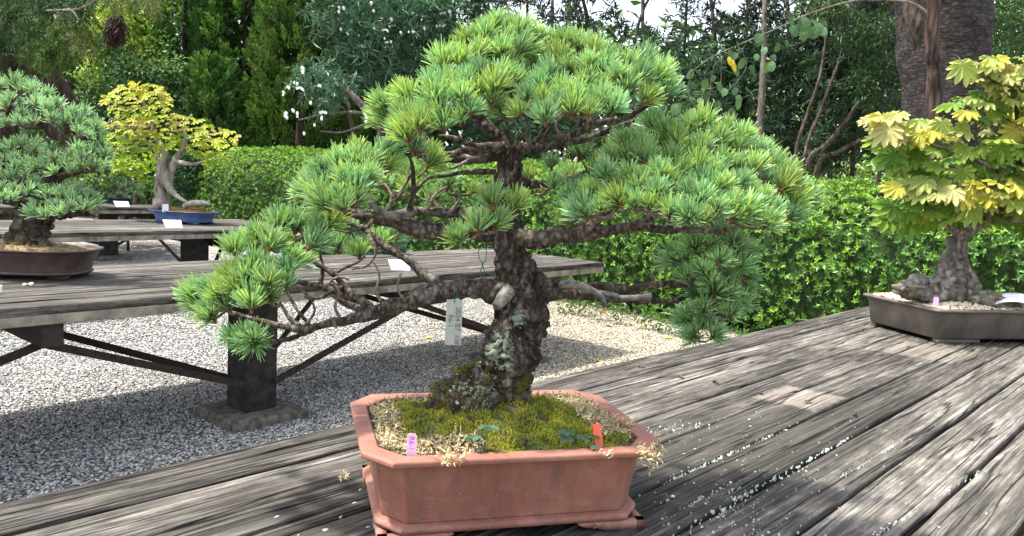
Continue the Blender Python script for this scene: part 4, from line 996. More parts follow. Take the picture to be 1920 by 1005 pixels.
def maple_crown(root, layers, Y, meshes, maxn, tilt=.55, yspread=1.0, name="leaf", scale=1.0):
    out = []
    for poly, y0, B_, sp, key in layers:
        for rep in (0, 1):
            for p in darts(poly, sp * (1 if rep == 0 else 1.2)):
                dy = y0 + (rng.uniform(-B_, B_ * .1) if rep == 0 else rng.uniform(0, B_)) * yspread
                out.append((W(p[0], p[1], Y + dy), key, rep))
    out.sort(key=lambda s: s[2]); random.seed(5)
    cx = np.mean([s[0][0] for s in out])
    ex = MB()
    for k, (q, key, rep) in enumerate(out):
        ang = rng.uniform(0, 6.283); d = norm(np.array([math.cos(ang) + 1.1 * np.sign(q[0] - cx) * min(1, abs(q[0] - cx) / .25), math.sin(ang) - .9, -tilt + rng.normal() * .34]))
        up = norm(np.array([rng.normal() * .25, -.55 + rng.normal() * .25, 1.0])); me = random.choice(meshes[key]); fq = frame_q(d, up); sc = scale * random.uniform(.6, 1.2)
        if k < maxn: place(name, me, root, q, fq, sc)
        else:
            nv = len(me.vertices) - 14; v = np.empty(len(me.vertices) * 3, np.float32); me.vertices.foreach_get("co", v); c = np.empty(len(me.vertices) * 4, np.float32); me.color_attributes["Col"].data.foreach_get("color", c)
            ex.add((v.reshape(-1, 3) @ np.array(fq.to_matrix()).T * sc + q)[:nv], np.array([(0, i + 1, i) for i in range(1, nv - 1)]), 0, c.reshape(-1, 4)[:nv, :3])
    if ex.n: tag(ex.build("leaves", MLEAF, root, smooth=False), kind='stuff')
    return out
# the maple on the near bench, in a shallow rectangular pot
mp_yaw = math.radians(14)
mp_c = np.array([1.885, 3.455, TZ]) + np.array([math.cos(mp_yaw), math.sin(mp_yaw), 0]) * .37 + np.array([-math.sin(mp_yaw), math.cos(mp_yaw), 0]) * .13
mp_c[0] -= .03
mpot = thing("bonsai_pot", mp_c, "shallow grey brown rectangular pot standing far along the near bench", "pot", mp_yaw)
mpot.scale = (1.08, 1.05, 1.17)
def rrect(hx, hy, z, r=.035, n=6):
    v = []
    for cx, cy, a0 in ((hx - r, -hy + r, -90), (hx - r, hy - r, 0), (-hx + r, hy - r, 90), (-hx + r, -hy + r, 180)):
        for k in range(n + 1): a = math.radians(a0 + 90 * k / n); v.append((cx + r * math.cos(a), cy + r * math.sin(a), z))
    return v
mb = MB(); loft(mb, [rrect(.345, .212, .016), rrect(.350, .217, .022), rrect(.362, .229, .112), rrect(.366, .233, .119)], cap1=False); mb.build("body", GREYBR, mpot, local=True)
mb = MB(); loft(mb, [rrect(.365, .232, .1185), rrect(.378, .245, .1205), rrect(.380, .247, .127), rrect(.377, .244, .131), rrect(.352, .219, .131), rrect(.349, .216, .11)], cap0=False, cap1=False); mb.build("rim", GREYBR, mpot, local=True)
for sx in (-1, 1):
    for sy in (-1, 1):
        mb = MB(); x0, x1 = sorted((sx * .13, sx * .338)); y0, y1 = sorted((sy * .175, sy * .208)); box(mb, (x0, y0, .001), (x1, y1, .0155)); bevel(mb.build("foot", GREYBR, mpot, smooth=False, local=True), .003)
mb = MB(); R = []
for k in np.linspace(.03, 1, 12):
    rg = np.array(rrect(.3485 * k, .2155 * k, 0, .034 * k)); rg[:, 2] = .121 + .03 * (1 - k * k); R.append(rg)
loft(mb, R[::-1], cap0=False); mb.build("soil", LITTER, mpot, local=True)
PUM = mat_plain("pale_grit", (.36, .29, .20), (.66, .58, .44), 70, .9, .15, .4, .002)
mb = MB(); cm, sm = math.cos(mp_yaw), math.sin(mp_yaw)
ico = np.array([(0, 0, 1), (.89, 0, .45), (.28, .85, .45), (-.72, .53, .45), (-.72, -.53, .45), (.28, -.85, .45), (.72, .53, -.45), (-.28, .85, -.45), (-.89, 0, -.45), (-.28, -.85, -.45), (.72, -.53, -.45), (0, 0, -1)])
icf = np.array([(0, 1, 2), (0, 2, 3), (0, 3, 4), (0, 4, 5), (0, 5, 1), (1, 6, 2), (2, 7, 3), (3, 8, 4), (4, 9, 5), (5, 10, 1), (6, 7, 2), (7, 8, 3), (8, 9, 4), (9, 10, 5), (10, 6, 1), (6, 11, 7), (7, 11, 8), (8, 11, 9), (9, 11, 10), (10, 11, 6)])
for _ in range(2800):
    a, b = rng.uniform(-.34, .34), rng.uniform(-.21, .21); rr = rng.uniform(.006, .013); k = max(abs(a) / .3485, abs(b) / .2155)
    q = np.array([mp_c[0] + a * 1.08 * cm - b * 1.05 * sm, mp_c[1] + a * 1.08 * sm + b * 1.05 * cm, TZ + .148 + .036 * (1 - k * k)])
    mb.add(q + (ico * rng.uniform(.7, 1.2, (12, 1))) * rr * np.array([1, 1, .7]), icf)
grit = bpy.data.objects.new("grit", mb.mesh("grit", [PUM], None, True)); COL.objects.link(grit); tag(grit, "pale pumice grit covering the soil of the rectangular pot", kind='stuff')

Ym = 3.60
mt_at = np.array([W(1795, 560, Ym)[0], Ym, TZ + .15])
maple = thing("bonsai_maple", mt_at, "golden leaved maple with a rocky root base in the grey brown rectangular pot", "bonsai tree")
lm_ = lambda px, py, dy, r: (tuple(W(px, py, Ym + dy) - mt_at), r)
MBARK = mat_bark("pale_maple_bark", (0.03, 0.026, 0.02), (0.13, 0.115, 0.095), (0.30, 0.27, 0.235), 18, .35, .006, lichen=[lm_(1762, 500, -.1, .06), lm_(1800, 545, -.13, .05)], moss=[lm_(1815, 565, -.13, .08), lm_(1860, 560, -.1, .09), lm_(1712, 545, -.15, .06)])
Mt = Tree(maple, MBARK, MBARK, Ym)
Mt.limb("trunk", [(1786, 585, 0.02, 60), (1786, 566, 0.01, 62), (1786, 545, 0, 50), (1788, 520, 0, 37), (1790, 495, 0, 28), (1793, 470, 0, 20), (1800, 448, 0, 16), (1815, 430, 0, 14), (1838, 416, 0, 13), (1860, 402, -.01, 14), (1890, 380, -.02, 11), (1910, 340, -.02, 9), (1915, 280, -.02, 7), (1905, 200, -.02, 5), (1890, 140, -.02, 3)], 30, 90, .34, 20.)
for q in ([(1812, 436, -.02, 11), (1790, 430, -.05, 8), (1768, 418, -.07, 7), (1757, 403, -.08, 6), (1752, 388, -.08, 4), (1735, 372, -.08, 2.5)], [(1780, 445, 0, 10), (1784, 462, -.02, 9), (1783, 482, -.03, 8)], [(1838, 416, 0, 9), (1880, 410, -.05, 6), (1930, 412, -.08, 4), (1970, 400, -.08, 2)],
          [(1908, 345, -.02, 6), (1850, 310, -.06, 4), (1780, 280, -.1, 3), (1690, 255, -.12, 1.6)], [(1912, 290, -.02, 5), (1860, 240, -.05, 3), (1800, 215, -.08, 2)], [(1752, 388, -.08, 3), (1710, 372, -.1, 2.2), (1680, 360, -.11, 1.4)],
          [(1910, 330, -.02, 5), (1860, 350, -.1, 3), (1790, 350, -.14, 2)], [(1905, 200, -.02, 4), (1860, 150, -.06, 2.4), (1815, 128, -.08, 1.5)]):
    Mt.limb("branch", q, 8, None, .25, 20.)
for rx, ry, rr, sc_ in ((1712, 548, 24, (1.5, 1.0, .7)), (1742, 553, 22, (1.1, 1, .9)), (1765, 555, 20, (1, 1, .9)), (1722, 532, 16, (1.2, 1, .9)), (1850, 565, 26, (1.5, 1, .6)), (1878, 570, 20, (1.7, 1, .5))):
    mb = MB(); c0 = W(rx, ry - 3, Ym - .08); rr *= m_px(Ym)
    u = np.linspace(0, np.pi, 12); th = np.linspace(0, 2 * np.pi, 18, endpoint=False); v = []
    for a in u:
        for b in th:
            d = np.array([math.sin(a) * math.cos(b), math.sin(a) * math.sin(b), math.cos(a)])
            v.append(c0 + d * rr * np.array(sc_) * (1 + .45 * noise.fractal(Vector(d * 1.6 + Vector((rx, ry, 0))), .7, 2, 4)))
    i = np.arange(11)[:, None] * 18; j = np.arange(18)[None, :]; k = (j + 1) % 18
    mb.add(v, np.stack([i + j, i + 18 + j, i + 18 + k, i + k], -1).reshape(-1, 4)); mb.build("knobbly_root", MBARK, maple)
YEL, PALE, GRN, LIM = (.42, .41, .06), (.43, .42, .17), (.11, .22, .03), (.24, .31, .04)
MM = {'y': [maple_leaf(.084, 9, c, e, d, 40 + i) for i, (c, e, d) in enumerate(((PALE, (.48, .42, .21), .4), ((.34, .38, .11), (.46, .42, .20), .25), (YEL, (.46, .42, .07), .35), ((.26, .36, .08), (.40, .40, .15), .45), ((.22, .33, .06), (.40, .38, .14), .3)))],
      'g': [maple_leaf(.090, 9, c, e, d, 60 + i) for i, (c, e, d) in enumerate(((GRN, (.17, .30, .04), .25), ((.11, .23, .03), (.15, .28, .04), .3), ((.17, .29, .04), (.23, .34, .05), .2), ((.21, .32, .05), (.32, .38, .09), .3)))]}
MM['m'] = MM['y'][1:4] + MM['g']
lay = [([(1788, 122), (1850, 100), (1920, 108), (1975, 130), (1975, 160), (1880, 168), (1815, 152)], -.06, .10, 20, 'y'),
       ([(1780, 190), (1850, 165), (1960, 180), (1960, 262), (1850, 245), (1795, 222)], 0, .14, 22, 'm'),
       ([(1628, 222), (1680, 206), (1745, 226), (1805, 232), (1800, 262), (1730, 262), (1650, 250)], -.10, .10, 20, 'y'),
       ([(1640, 258), (1700, 268), (1765, 275), (1850, 262), (1960, 272), (1960, 330), (1800, 335), (1690, 315)], 0, .16, 21, 'g'),
       ([(1672, 345), (1745, 332), (1850, 345), (1960, 330), (1960, 385), (1850, 380), (1765, 372), (1690, 362)], -.14, .10, 20, 'y'),
       ([(1660, 385), (1720, 372), (1800, 385), (1900, 392), (1960, 395), (1955, 425), (1850, 420), (1770, 415), (1690, 420), (1650, 405)], -.04, .15, 21, 'g'),
       ([(1845, 175), (1960, 150), (1960, 330), (1870, 320)], .05, .18, 26, 'm')]
ml = maple_crown(maple, lay, Ym, MM, 300); print("maple leaves", len(ml))

# the small maple in the blue pot
Ybl = 8.45
bl_c = np.array([W(344, 410, Ybl)[0], Ybl + .02, TZ])
oval_pot("shallow blue glazed oval pot on the shaded bench", bl_c, math.radians(-14), .405, .27, .135, BLUE, .80, 2.1, .03, .02, mound=.05, soil_col=mat_plain("orange_moss_soil", (.06, .035, .012), (.26, .15, .045), 24, .95, .1, .8, .01), band=False)
mb_at = np.array([W(318, 385, Ybl)[0], Ybl, TZ + .13])
smap = thing("bonsai_maple", mb_at, "yellow green maple with a hollow twisted trunk in the blue pot", "bonsai tree")
SBARK = mat_bark("weathered_maple_bark", (0.09, 0.075, 0.06), (0.27, 0.235, 0.20), (0.42, 0.38, 0.335), 8, .35, .012)
S = Tree(smap, SBARK, SBARK, Ybl)
S.limb("trunk", [(308, 392, 0, 15), (306, 376, 0, 12.5), (302, 358, 0, 11), (301, 340, 0, 10), (303, 326, 0, 9), (308, 308, 0, 8), (310, 290, 0, 7), (302, 272, 0, 6), (293, 256, 0, 5), (285, 230, 0, 4), (270, 195, 0, 3), (262, 170, 0, 2)], 18, 60, .25, 9.)
for q in ([(308, 330, -.05, 9), (315, 345, -.06, 8), (322, 358, -.07, 7.5), (334, 370, -.09, 6), (347, 377, -.1, 4), (354, 381, -.1, 2.5)], [(312, 342, 0, 11), (320, 322, 0, 9), (326, 308, 0, 7.5), (334, 291, 0, 6), (345, 276, 0, 4.5), (348, 255, 0, 4), (345, 235, 0, 3), (360, 215, 0, 2)],
          [(328, 302, -.05, 5), (345, 306, -.1, 4), (365, 308, -.12, 3), (382, 302, -.12, 2)], [(302, 322, 0, 8), (297, 300, .05, 5), (290, 280, .08, 4), (270, 262, .1, 3), (240, 250, .1, 2)], [(346, 262, 0, 3), (380, 255, -.05, 2.5), (420, 250, -.08, 2)],
          [(300, 378, -.06, 12), (294, 386, -.1, 9), (290, 393, -.12, 6)], [(345, 386, -.08, 6), (362, 381, -.12, 6), (385, 381, -.14, 5), (396, 384, -.14, 3)], [(287, 235, 0, 3), (250, 240, -.05, 2.5), (215, 240, -.08, 2)]):
    S.limb("branch", q, 8, None, .3, 9.)
SM = {'y': [maple_leaf(.066, 7, c, e, d, 80 + i) for i, (c, e, d) in enumerate((((.40, .41, .03), (.46, .43, .04), .4), ((.32, .39, .03), (.40, .42, .05), .3), ((.42, .39, .07), (.46, .39, .12), .3)))],
      'g': [maple_leaf(.070, 7, c, e, d, 90 + i) for i, (c, e, d) in enumerate((((.25, .38, .02), (.33, .42, .03), .3), ((.33, .43, .03), (.42, .45, .04), .3), ((.17, .30, .02), (.24, .35, .03), .2)))]}
SM['m'] = SM['y'][1:2] + SM['g'][:2]
lay = [([(192, 187), (212, 170), (222, 160), (258, 152), (300, 160), (318, 172), (322, 195), (268, 205), (215, 205)], -.05, .25, 8.6, 'y'),
       ([(205, 202), (268, 200), (318, 198), (312, 218), (250, 225), (210, 215)], .05, .2, 9.6, 'g'),
       ([(197, 232), (240, 225), (262, 220), (330, 215), (352, 215), (395, 235), (420, 240), (455, 255), (440, 268), (395, 258), (330, 245), (230, 250)], -.10, .25, 8.6, 'y'),
       ([(200, 250), (260, 245), (330, 248), (400, 260), (440, 270), (432, 290), (370, 285), (300, 275), (240, 280), (200, 270)], 0, .3, 9.2, 'm'),
       ([(198, 275), (250, 280), (288, 278), (292, 305), (255, 325), (215, 320)], -.05, .2, 9.6, 'g'),
       ([(365, 285), (430, 290), (425, 308), (375, 305)], .05, .2, 9.6, 'g')]
sl = maple_crown(smap, lay, Ybl, SM, 300, .35); print("small maple leaves", len(sl))

# ------------------------------------------------------------------ two small pines in teal pots
TS = [tuft_mesh(400 + k, 34, .085, .009, [(.085, .18, .10), (.07, .15, .085), (.11, .21, .11)], 1.55, False, .2) for k in range(3)]
TSD = [tuft_mesh(410 + k, 50, .075, .005, [(.035, .10, .06), (.05, .12, .06), (.03, .08, .055)], 1.6, False, .2) for k in range(3)]
def small_pine(label_p, label_t, Y, at_px, pot_r, pot_h, polys, tm, sp, trunk, pot_mat):
    a = W(at_px[0], at_px[1], Y); at = np.array([a[0], Y, TZ])
    oval_pot(label_p, at, 0, pot_r, pot_r * .72, pot_h, pot_mat, .86, 2.2, .02, .015, mound=.03, band=False)
    r = thing("bonsai_pine", (at[0], at[1], TZ + pot_h), label_t, "bonsai tree")
    t = Tree(r, BARKB, BARKB, Y); first = True
    for q in trunk: t.limb("trunk" if first else "branch", q, 8, None, .3, 12.); first = False
    pts = []
    for poly, y0, b in polys: pts += pad_points(poly, Y + y0, b, sp, .5)
    t.twigs([p[0] for p in pts], r0=.006, maxd=1.2)
    for p in pts: place("needle_tuft", random.choice(tm), r, p[0], quat_to(norm(p[1] + np.array([0, 0, .3]))), random.uniform(.85, 1.2))
Y4 = float(G(224, 384, TZ)[1]) + .35
small_pine("small teal pot on the farthest bench", "low spreading pine in the small teal pot beyond the benches", Y4, (218, 380), .26, .09,
           [([(160, 350), (200, 335), (240, 340), (262, 355), (260, 368), (215, 372), (165, 368)], 0, .3)], TS, 11, [[(214, 376, 0, 6), (212, 366, 0, 5), (220, 355, 0, 3)], [(213, 368, 0, 4), (240, 364, -.05, 3), (255, 358, -.05, 2)], [(213, 368, 0, 4), (190, 362, -.05, 3), (172, 360, -.05, 2)]], TEAL)
Y5 = 6.15
small_pine("round teal pot half hidden behind the big pine's left branches", "dark green dwarf pine in the teal pot under the big pine's branches", Y5, (738, 482), .115, .12,
           [([(640, 470), (670, 445), (720, 440), (745, 452), (738, 470), (700, 485), (655, 486)], -.02, .18)], TSD, 15, [[(736, 470, 0, 7), (725, 462, 0, 6), (705, 460, 0, 4)], [(722, 463, 0, 4), (690, 470, -.05, 3), (662, 472, -.05, 2)]], TEAL)
# ------------------------------------------------------------------ plant labels, tags, cards
def mat_flat(name, c, rough=.5, trans=None):
    m, t = newmat(name)
    n = noise_n(t, coords(t), 40, 4)
    finish(t, mixc(t, 1.0, c, ramp(t, n, [(0.3, 0.88), (0.7, 1.06)]), 'MULTIPLY'), rough, .35, n, .05, .001, trans=trans, tcol=(1, 1, 1)); return m
WHITE = mat_flat("white_plastic", (.76, .77, .78)); PINK = mat_flat("pink_plastic", (.80, .52, .74)); RED = mat_flat("coral_plastic", (.75, .13, .07)); ALU = mat_flat("matte_tag_plastic", (.34, .365, .33), .6)
INK = mat_flat("purple_ink", (.42, .12, .45)); PENCIL = mat_flat("grey_pencil", (.10, .11, .11)); GREENWIRE = mat_flat("green_wire", (.02, .12, .07)); CLEAR = mat_flat("clouded_film", (.62, .63, .58), .3)
def slab_outline(w, h, r=.25, n=5):
    v = []; r = r * w
    for cx, cy, a0 in ((w / 2 - r, h - r, 0), (-w / 2 + r, h - r, 90)):
        for k in range(n + 1): a = math.radians(a0 + 90 * k / n); v.append((cx + r * math.cos(a), cy + r * math.sin(a)))
    return v + [(-w / 2, 0), (w / 2, 0)]
def slab(root, name, w, h, th, mat, r=.25, bend=0.0):
    o2 = slab_outline(w, h, r); mb = MB()
    loft(mb, [[(x, y + bend * z * z / h, z) for x, z in o2] for y in (th / 2, -th / 2)]); return mb.build(name, mat, root, smooth=False, local=True)
def lettering(root, txt, size, loc, rot, mat):
    cu = bpy.data.curves.new("lettering", 'FONT'); cu.body = txt; cu.size = size; cu.extrude = .0001; cu.align_x = 'LEFT'
    o = bpy.data.objects.new("lettering", cu); COL.objects.link(o); cu.materials.append(mat)
    bpy.context.view_layer.update()
    me = bpy.data.meshes.new_from_object(o.evaluated_get(bpy.context.evaluated_depsgraph_get()))
    bpy.data.objects.remove(o); o = bpy.data.objects.new("lettering", me); COL.objects.link(o)
    o.parent = root; o.location = loc; o.rotation_euler = rot; return o
def face_cam(at): return math.atan2(at[1], at[0]) - math.pi / 2
a = pot_w(-.150, -.158, .152); q = W(771, 853, 1.225)
pk = thing("plant_label", (q[0], q[1], TZ + .150), "short pink label with purple writing at the front of the terracotta pot", "plant label", face_cam(q))
slab(pk, "tag", .0162, .040, .0012, PINK, .28)
lettering(pk, "R6-1", .0125, (.0036 - .0075, -.0009, .036), (math.radians(90), math.radians(90), 0), INK)
q = W(1126, 838, 1.305)
rd = thing("plant_label", (q[0], q[1], TZ + .148), "plain coral red label leaning in the terracotta pot", "plant label", face_cam(q))
rd.rotation_euler = (math.radians(-4), math.radians(-12), face_cam(q)); slab(rd, "tag", .0135, .049, .0012, RED, .12)
q = W(1753, 582, 3.42)
pk2 = thing("plant_label", (q[0], q[1], TZ + .150), "tiny pale pink label in the grit of the rectangular pot", "plant label", face_cam(q)); slab(pk2, "tag", .022, .048, .002, PINK, .35)
q = W(310, 397, 8.23)
wl = thing("plant_label", (q[0], q[1], TZ + .12), "small white label standing in the blue pot", "plant label", face_cam(q)); slab(wl, "tag", .062, .085, .003, WHITE, .2)
def card(label, px0, py0, px1, py1, lean=48, z=TZ, Y=None):
    c = G((px0 + px1) / 2, py1, z); w = (px1 - px0) * m_px(c[1]); h = (py1 - py0) * m_px(c[1])
    r = thing("name_card", (c[0], c[1], z + .003), label, "name card", face_cam(c))
    L = h / math.cos(math.radians(lean)) * .82; mb = MB(); sl_, t_ = math.sin(math.radians(lean)), math.cos(math.radians(lean))
    k = -w * .10
    f0 = [(-w / 2 * .86 - k, 0, 0), (w / 2 - k * .0, 0, 0), (w / 2 * .82, L * sl_, L * t_), (-w / 2, L * sl_, L * t_)]
    f1 = [(x, y + .004, z_ - .003) for x, y, z_ in f0]; f1[0] = (f1[0][0], f1[0][1], 0); f1[1] = (f1[1][0], f1[1][1], 0)
    loft(mb, [f0, f1]); mb.build("card", WHITE, r, smooth=False, local=True)
    mb = MB(); loft(mb, [[(x, L * sl_ + .005 + e, z_) for x, z_ in ((-w * .3, 0), (w * .3, 0), (w * .25, L * t_ - .006), (-w * .25, L * t_ - .006))] for e in (0, .004)]); mb.build("stand", WHITE, r, smooth=False, local=True)
card("white leaning name card in front of the blue pot", 306, 411, 341, 427)
card("white leaning name card on the grey bench beside the dwarf pine", 727, 486, 769, 507)
card("white leaning name card by the teal pot on the farthest bench", 214, 376, 242, 388)
q = W(1906, 570, 3.45)
r = thing("name_card", (q[0], q[1], TZ + .172), "curved white card lying on the grit behind the rectangular pot's rim", "name card", face_cam(q) + .1)
mb = MB(); n = 14; xs = np.linspace(-.085, .085, n); R = []
for z_ in (0, .003): R.append([(x, -.03, z_ + .022 * (1 - (x / .085) ** 2)) for x in xs] + [(x, .045, z_ + .03 + .022 * (1 - (x / .085) ** 2)) for x in xs[::-1]])
loft(mb, R); mb.build("card", WHITE, r, smooth=False, local=True)
q = W(2, 543, 3.45)
r = thing("name_card", (q[0], q[1], TZ + .003), "sliver of a white card at the bench edge near the brown oval pot", "name card", 0.4)
mb = MB(); box(mb, (-.03, -.01, 0), (.004, .012, .03)); mb.build("card", WHITE, r, smooth=False, local=True)
# hanging tag
Yt = 1.405; top = W(852, 562, Yt)
tagr = thing("hanging_tag", top, "pale oblong tag with handwritten code hanging from the low left branch", "tag", face_cam(top) - .06)
o2 = [(-.0148, 0), (.0148, 0), (.0148, -.082), (.0128, -.084), (-.0128, -.084), (-.0148, -.082)]
mb = MB(); loft(mb, [[(x + .0006, y, z) for x, z in o2[::-1]] for y in (-.0005, .0005)]); mb.build("plate", ALU, tagr, smooth=False, local=True)
lettering(tagr, "2024 B7", .0135, (.0035, -.0011, -.0125), (math.radians(90), math.radians(90), 0), PENCIL)
lettering(tagr, "108", .0125, (.0035, -.0011, -.0640), (math.radians(90), math.radians(90), 0), PENCIL)
lettering(tagr, "R6-1", .0125, (-.0095, -.0011, -.0275), (math.radians(90), math.radians(90), 0), PENCIL)
mb = MB(); tube(mb, spline([(.0, -.001, -.006), (.001, -.003, .004), (-.001, -.004, .013), (.003, .004, .018), (.004, .006, .006), (.0, .001, -.006)], 30), .0008, 5); mb.build("wire", GREENWIRE, tagr, local=True)
top = W(899, 563, 1.40)
r = thing("hanging_tag", top, "narrow clouded strip hanging under the low left branch near the trunk", "tag", face_cam(top))
mb = MB(); box(mb, (-.0055, -.0004, -.022), (.0055, .0004, 0)); mb.build("plate", CLEAR, r, smooth=False, local=True)
mb = MB(); tube(mb, spline([(0, 0, -.003), (-.006, .004, .006), (-.016, .0, .002), (-.012, 0, .010)], 16), .0006, 5); mb.build("wire", GREENWIRE, r, local=True)
wl_at = W(905, 468, 1.40)
r = thing("wire_loop", wl_at, "thin green twisted wire loop beside the trunk", "wire")
mb = MB(); pts = [W(x, y, 1.40) - wl_at for x, y in ((903, 462), (897, 472), (899, 485), (905, 494), (911, 484), (912, 470), (908, 462))]
tube(mb, spline(pts, 30), .0008, 5); pts = [W(x, y, 1.40) - wl_at for x, y in ((905, 492), (903, 503), (900, 512), (904, 520), (909, 512), (906, 502), (905, 492))]
tube(mb, spline(pts, 26), .0009, 5); mb.build("loop", GREENWIRE, r, local=True)

# ------------------------------------------------------------------ clover in the pot, lichen on the planks, fallen leaves
CLOV = mat_leaf("clover_leaf", .25, .5, .3, (.9, 1, .5))
def round_leaf(R, col):
    mb = MB(); th = np.linspace(.25, 2 * np.pi - .25, 11); v = [(0, 0, 0)] + [(R * .9 * math.sin(t) * .8, -R * math.cos(t) + R * .9, .12 * R * abs(math.sin(t))) for t in th]
    mb.add(v, np.array([(0, i, i + 1) for i in range(1, 11)]), 0, col); return mb.mesh("leaf", CLOV, None, False)
CL = [round_leaf(.0085, c) for c in ((.05, .10, .055), (.065, .125, .06), (.045, .085, .05))]
def clover(label, px, py, Y, n, sx, sz):
    c = W(px, py, Y); r = thing("clover_plant", c, label, "weed")
    for k in range(n):
        q = c + np.array([rng.uniform(-sx, sx), rng.uniform(-.012, .012), rng.uniform(0, sz)]); a0 = rng.uniform(0, 6.28)
        for j in range(3):
            a = a0 + j * 2.09; place("leaf", random.choice(CL), r, q, frame_q((math.cos(a), math.sin(a) - .2, -.15), (rng.normal() * .2, -.5, 1)), random.uniform(.7, 1.1))
        mb = MB(); tube(mb, spline([c + (q - c) * np.array([.5, .5, 0]) - np.array([0, 0, .012]), (q + c) / 2, q], 6), .0006, 4, 0, (.12, .14, .05)); mb.build("stalk", CLOV, r)
clover("little clover weed by the coral red label", 1085, 834, 1.295, 6, .026, .018)
clover("little clover weed in the moss beside the dried moss heap", 902, 822, 1.265, 6, .018, .024)
clover("little clover weed near the back corner of the terracotta pot", 727, 773, 1.475, 5, .022, .012)

LICH = mat_plain("pale_lichen", (.24, .28, .25), (.46, .50, .46), 300, .9, .1, .4, .001)
mb = MB()
def flake(p, r):
    m = 8; th = np.linspace(0, 6.283, m, endpoint=False); rr = r * rng.uniform(.55, 1.25, m); a = rng.uniform(.5, 1)
    d = U2 * 1.25; ring = np.array([[p[0] + U2[0] * math.cos(t) * q * 1.3 + V2[0] * math.sin(t) * q * a, p[1] + U2[1] * math.cos(t) * q * 1.3 + V2[1] * math.sin(t) * q * a, p[2]] for t, q in zip(th, rr)])
    mb.add(np.vstack([ring + (0, 0, -.006), ring * 1 + (0, 0, -.0025), [np.array(p) + (0, 0, -.0016)]]), [np.array([(x, (x + 1) % m, m + (x + 1) % m, m + x) for x in range(m)]), np.array([(m + x, m + (x + 1) % m, 2 * m) for x in range(m)])])
for _ in range(850):
    px, py = rng.uniform(1190, 1720), rng.uniform(770, 1005)
    if rng.random() > math.exp(-((px - 1330) / 190) ** 2 - ((py - 900) / 110) ** 2) * 1.15: continue
    p = G(px, py, TZ + .0035); flake(p, .0010 + .0026 * rng.random() ** 3)
for (x0, y0), (x1, y1), k, sp in (((1375, 936), (1600, 815), 95, .003), ((1240, 905), (1480, 800), 90, .003), ((1200, 812), (1330, 790), 45, .012), ((1640, 1000), (1840, 880), 45, .003), ((1240, 940), (1420, 905), 40, .02), ((1270, 985), (1390, 950), 34, .02), ((1560, 900), (1760, 790), 25, .004)):
    for _ in range(k):
        t = rng.random(); p = G(x0 + (x1 - x0) * t, y0 + (y1 - y0) * t, TZ + .0035); p[:2] += V2 * rng.normal() * sp; flake(p, .0010 + .0032 * rng.random() ** 2.5)
for px, py in ((640, 965), (690, 985), (610, 990), (560, 1000), (1700, 940), (1820, 905), (1850, 960), (1760, 985), (520, 965), (665, 940), (676, 915)): flake(G(px, py, TZ + .0035), rng.uniform(.002, .005))
lo = bpy.data.objects.new("lichen", mb.mesh("lichen", [LICH])); COL.objects.link(lo); tag(lo, "pale lichen flakes dotting the near bench planks", kind='stuff')
mb = MB(); q = G(643, 897, TZ + .004)
for _ in range(26): strand(mb, q + rng.normal(size=3) * np.array([.004, .004, 0]) + np.array([0, 0, rng.uniform(.001, .010)]), .012, .003, pal([(.62, .54, .36), (.50, .40, .24)], 1)[0])
o = mb.build("moss_scrap", DRY, None, smooth=False, loc=q); tag(o, "small crumpled scrap of dried moss on the bare near bench", "moss scrap")

FALL = mat_leaf("fallen_leaf", .15, .7, .25, (1, .9, .5))
def fallen(label, px, py, z, size, col, kind=0, rz=None):
    q = G(px, py, z + .008); mb = MB(); R = size
    if kind == 0:
        n = 11; t = np.linspace(0, 1, n); wd = np.sin(t * np.pi) ** .8 * R * .28; zc = .12 * R * np.sin(t * 3.1 + .4); v = []
        for i in range(n): v += [(-wd[i], (t[i] - .5) * R, zc[i] + wd[i] * .5), (0, (t[i] - .5) * R, zc[i]), (wd[i], (t[i] - .5) * R, zc[i] + wd[i] * .35)]
        f = [(i * 3 + j, i * 3 + j + 1, i * 3 + j + 4, i * 3 + j + 3) for i in range(n - 1) for j in range(2)]; mb.add(v, np.array(f), 0, col)
    else:
        pts = [(0, 0, .08 * R)]
        for i in range(21):
            a = -2.4 + 4.8 * i / 20; l = R * (.52 if i % 4 else .28) * (1 - .35 * abs(a / 2.4)) if i % 2 == 0 else R * .42; pts.append((l * math.sin(a), l * math.cos(a), .10 * R * math.sin(3 * a)))
        mb.add(pts, np.array([(0, i + 1, i) for i in range(1, 21)]), 0, col)
    tube(mb, [(0, -.5 * R, 0), (0, -.75 * R, .01 * R)], .012 * R, 4, 0, np.array(col) * .6)
    o = bpy.data.objects.new("fallen_leaf", mb.mesh("fallen_leaf", FALL, None, False)); COL.objects.link(o); o.location = [float(a) for a in q]; o.rotation_euler = (rng.uniform(-.25, .25), rng.uniform(-.25, .25), rng.uniform(0, 6.28) if rz is None else rz)
    return tag(o, label, "fallen leaf", "leaves dropped on the gravel and the benches")
yl, orr, br, rdc = (.55, .46, .04), (.48, .24, .05), (.09, .05, .03), (.30, .03, .03)
fallen("orange brown leaf on the shaded gravel below the hanging tag", 834, 672, 0, .085, orr, 1)
fallen("yellow leaf on gravel just above the bench shadow, left of the hanging tag", 805, 635, 0, .07, yl)
fallen("yellow lobed leaf on sunny gravel close to the hedge foot", 1200, 612, 0, .085, yl, 1)
fallen("yellow leaf on sunny gravel by the drooping pine branch", 1252, 635, 0, .085, yl)
fallen("dark brown curled leaf on the sunny gravel right of the trunk", 1142, 613, 0, .08, br)
fallen("yellow leaf on greyish gravel right of the trunk", 1127, 678, 0, .065, yl, 1)
fallen("small tan leaf on the gravel nearest the trunk's right side", 1080, 680, 0, .06, (.40, .30, .08))
fallen("pinkish brown leaf near the planks' edge on gravel", 1150, 684, 0, .05, (.36, .16, .09))
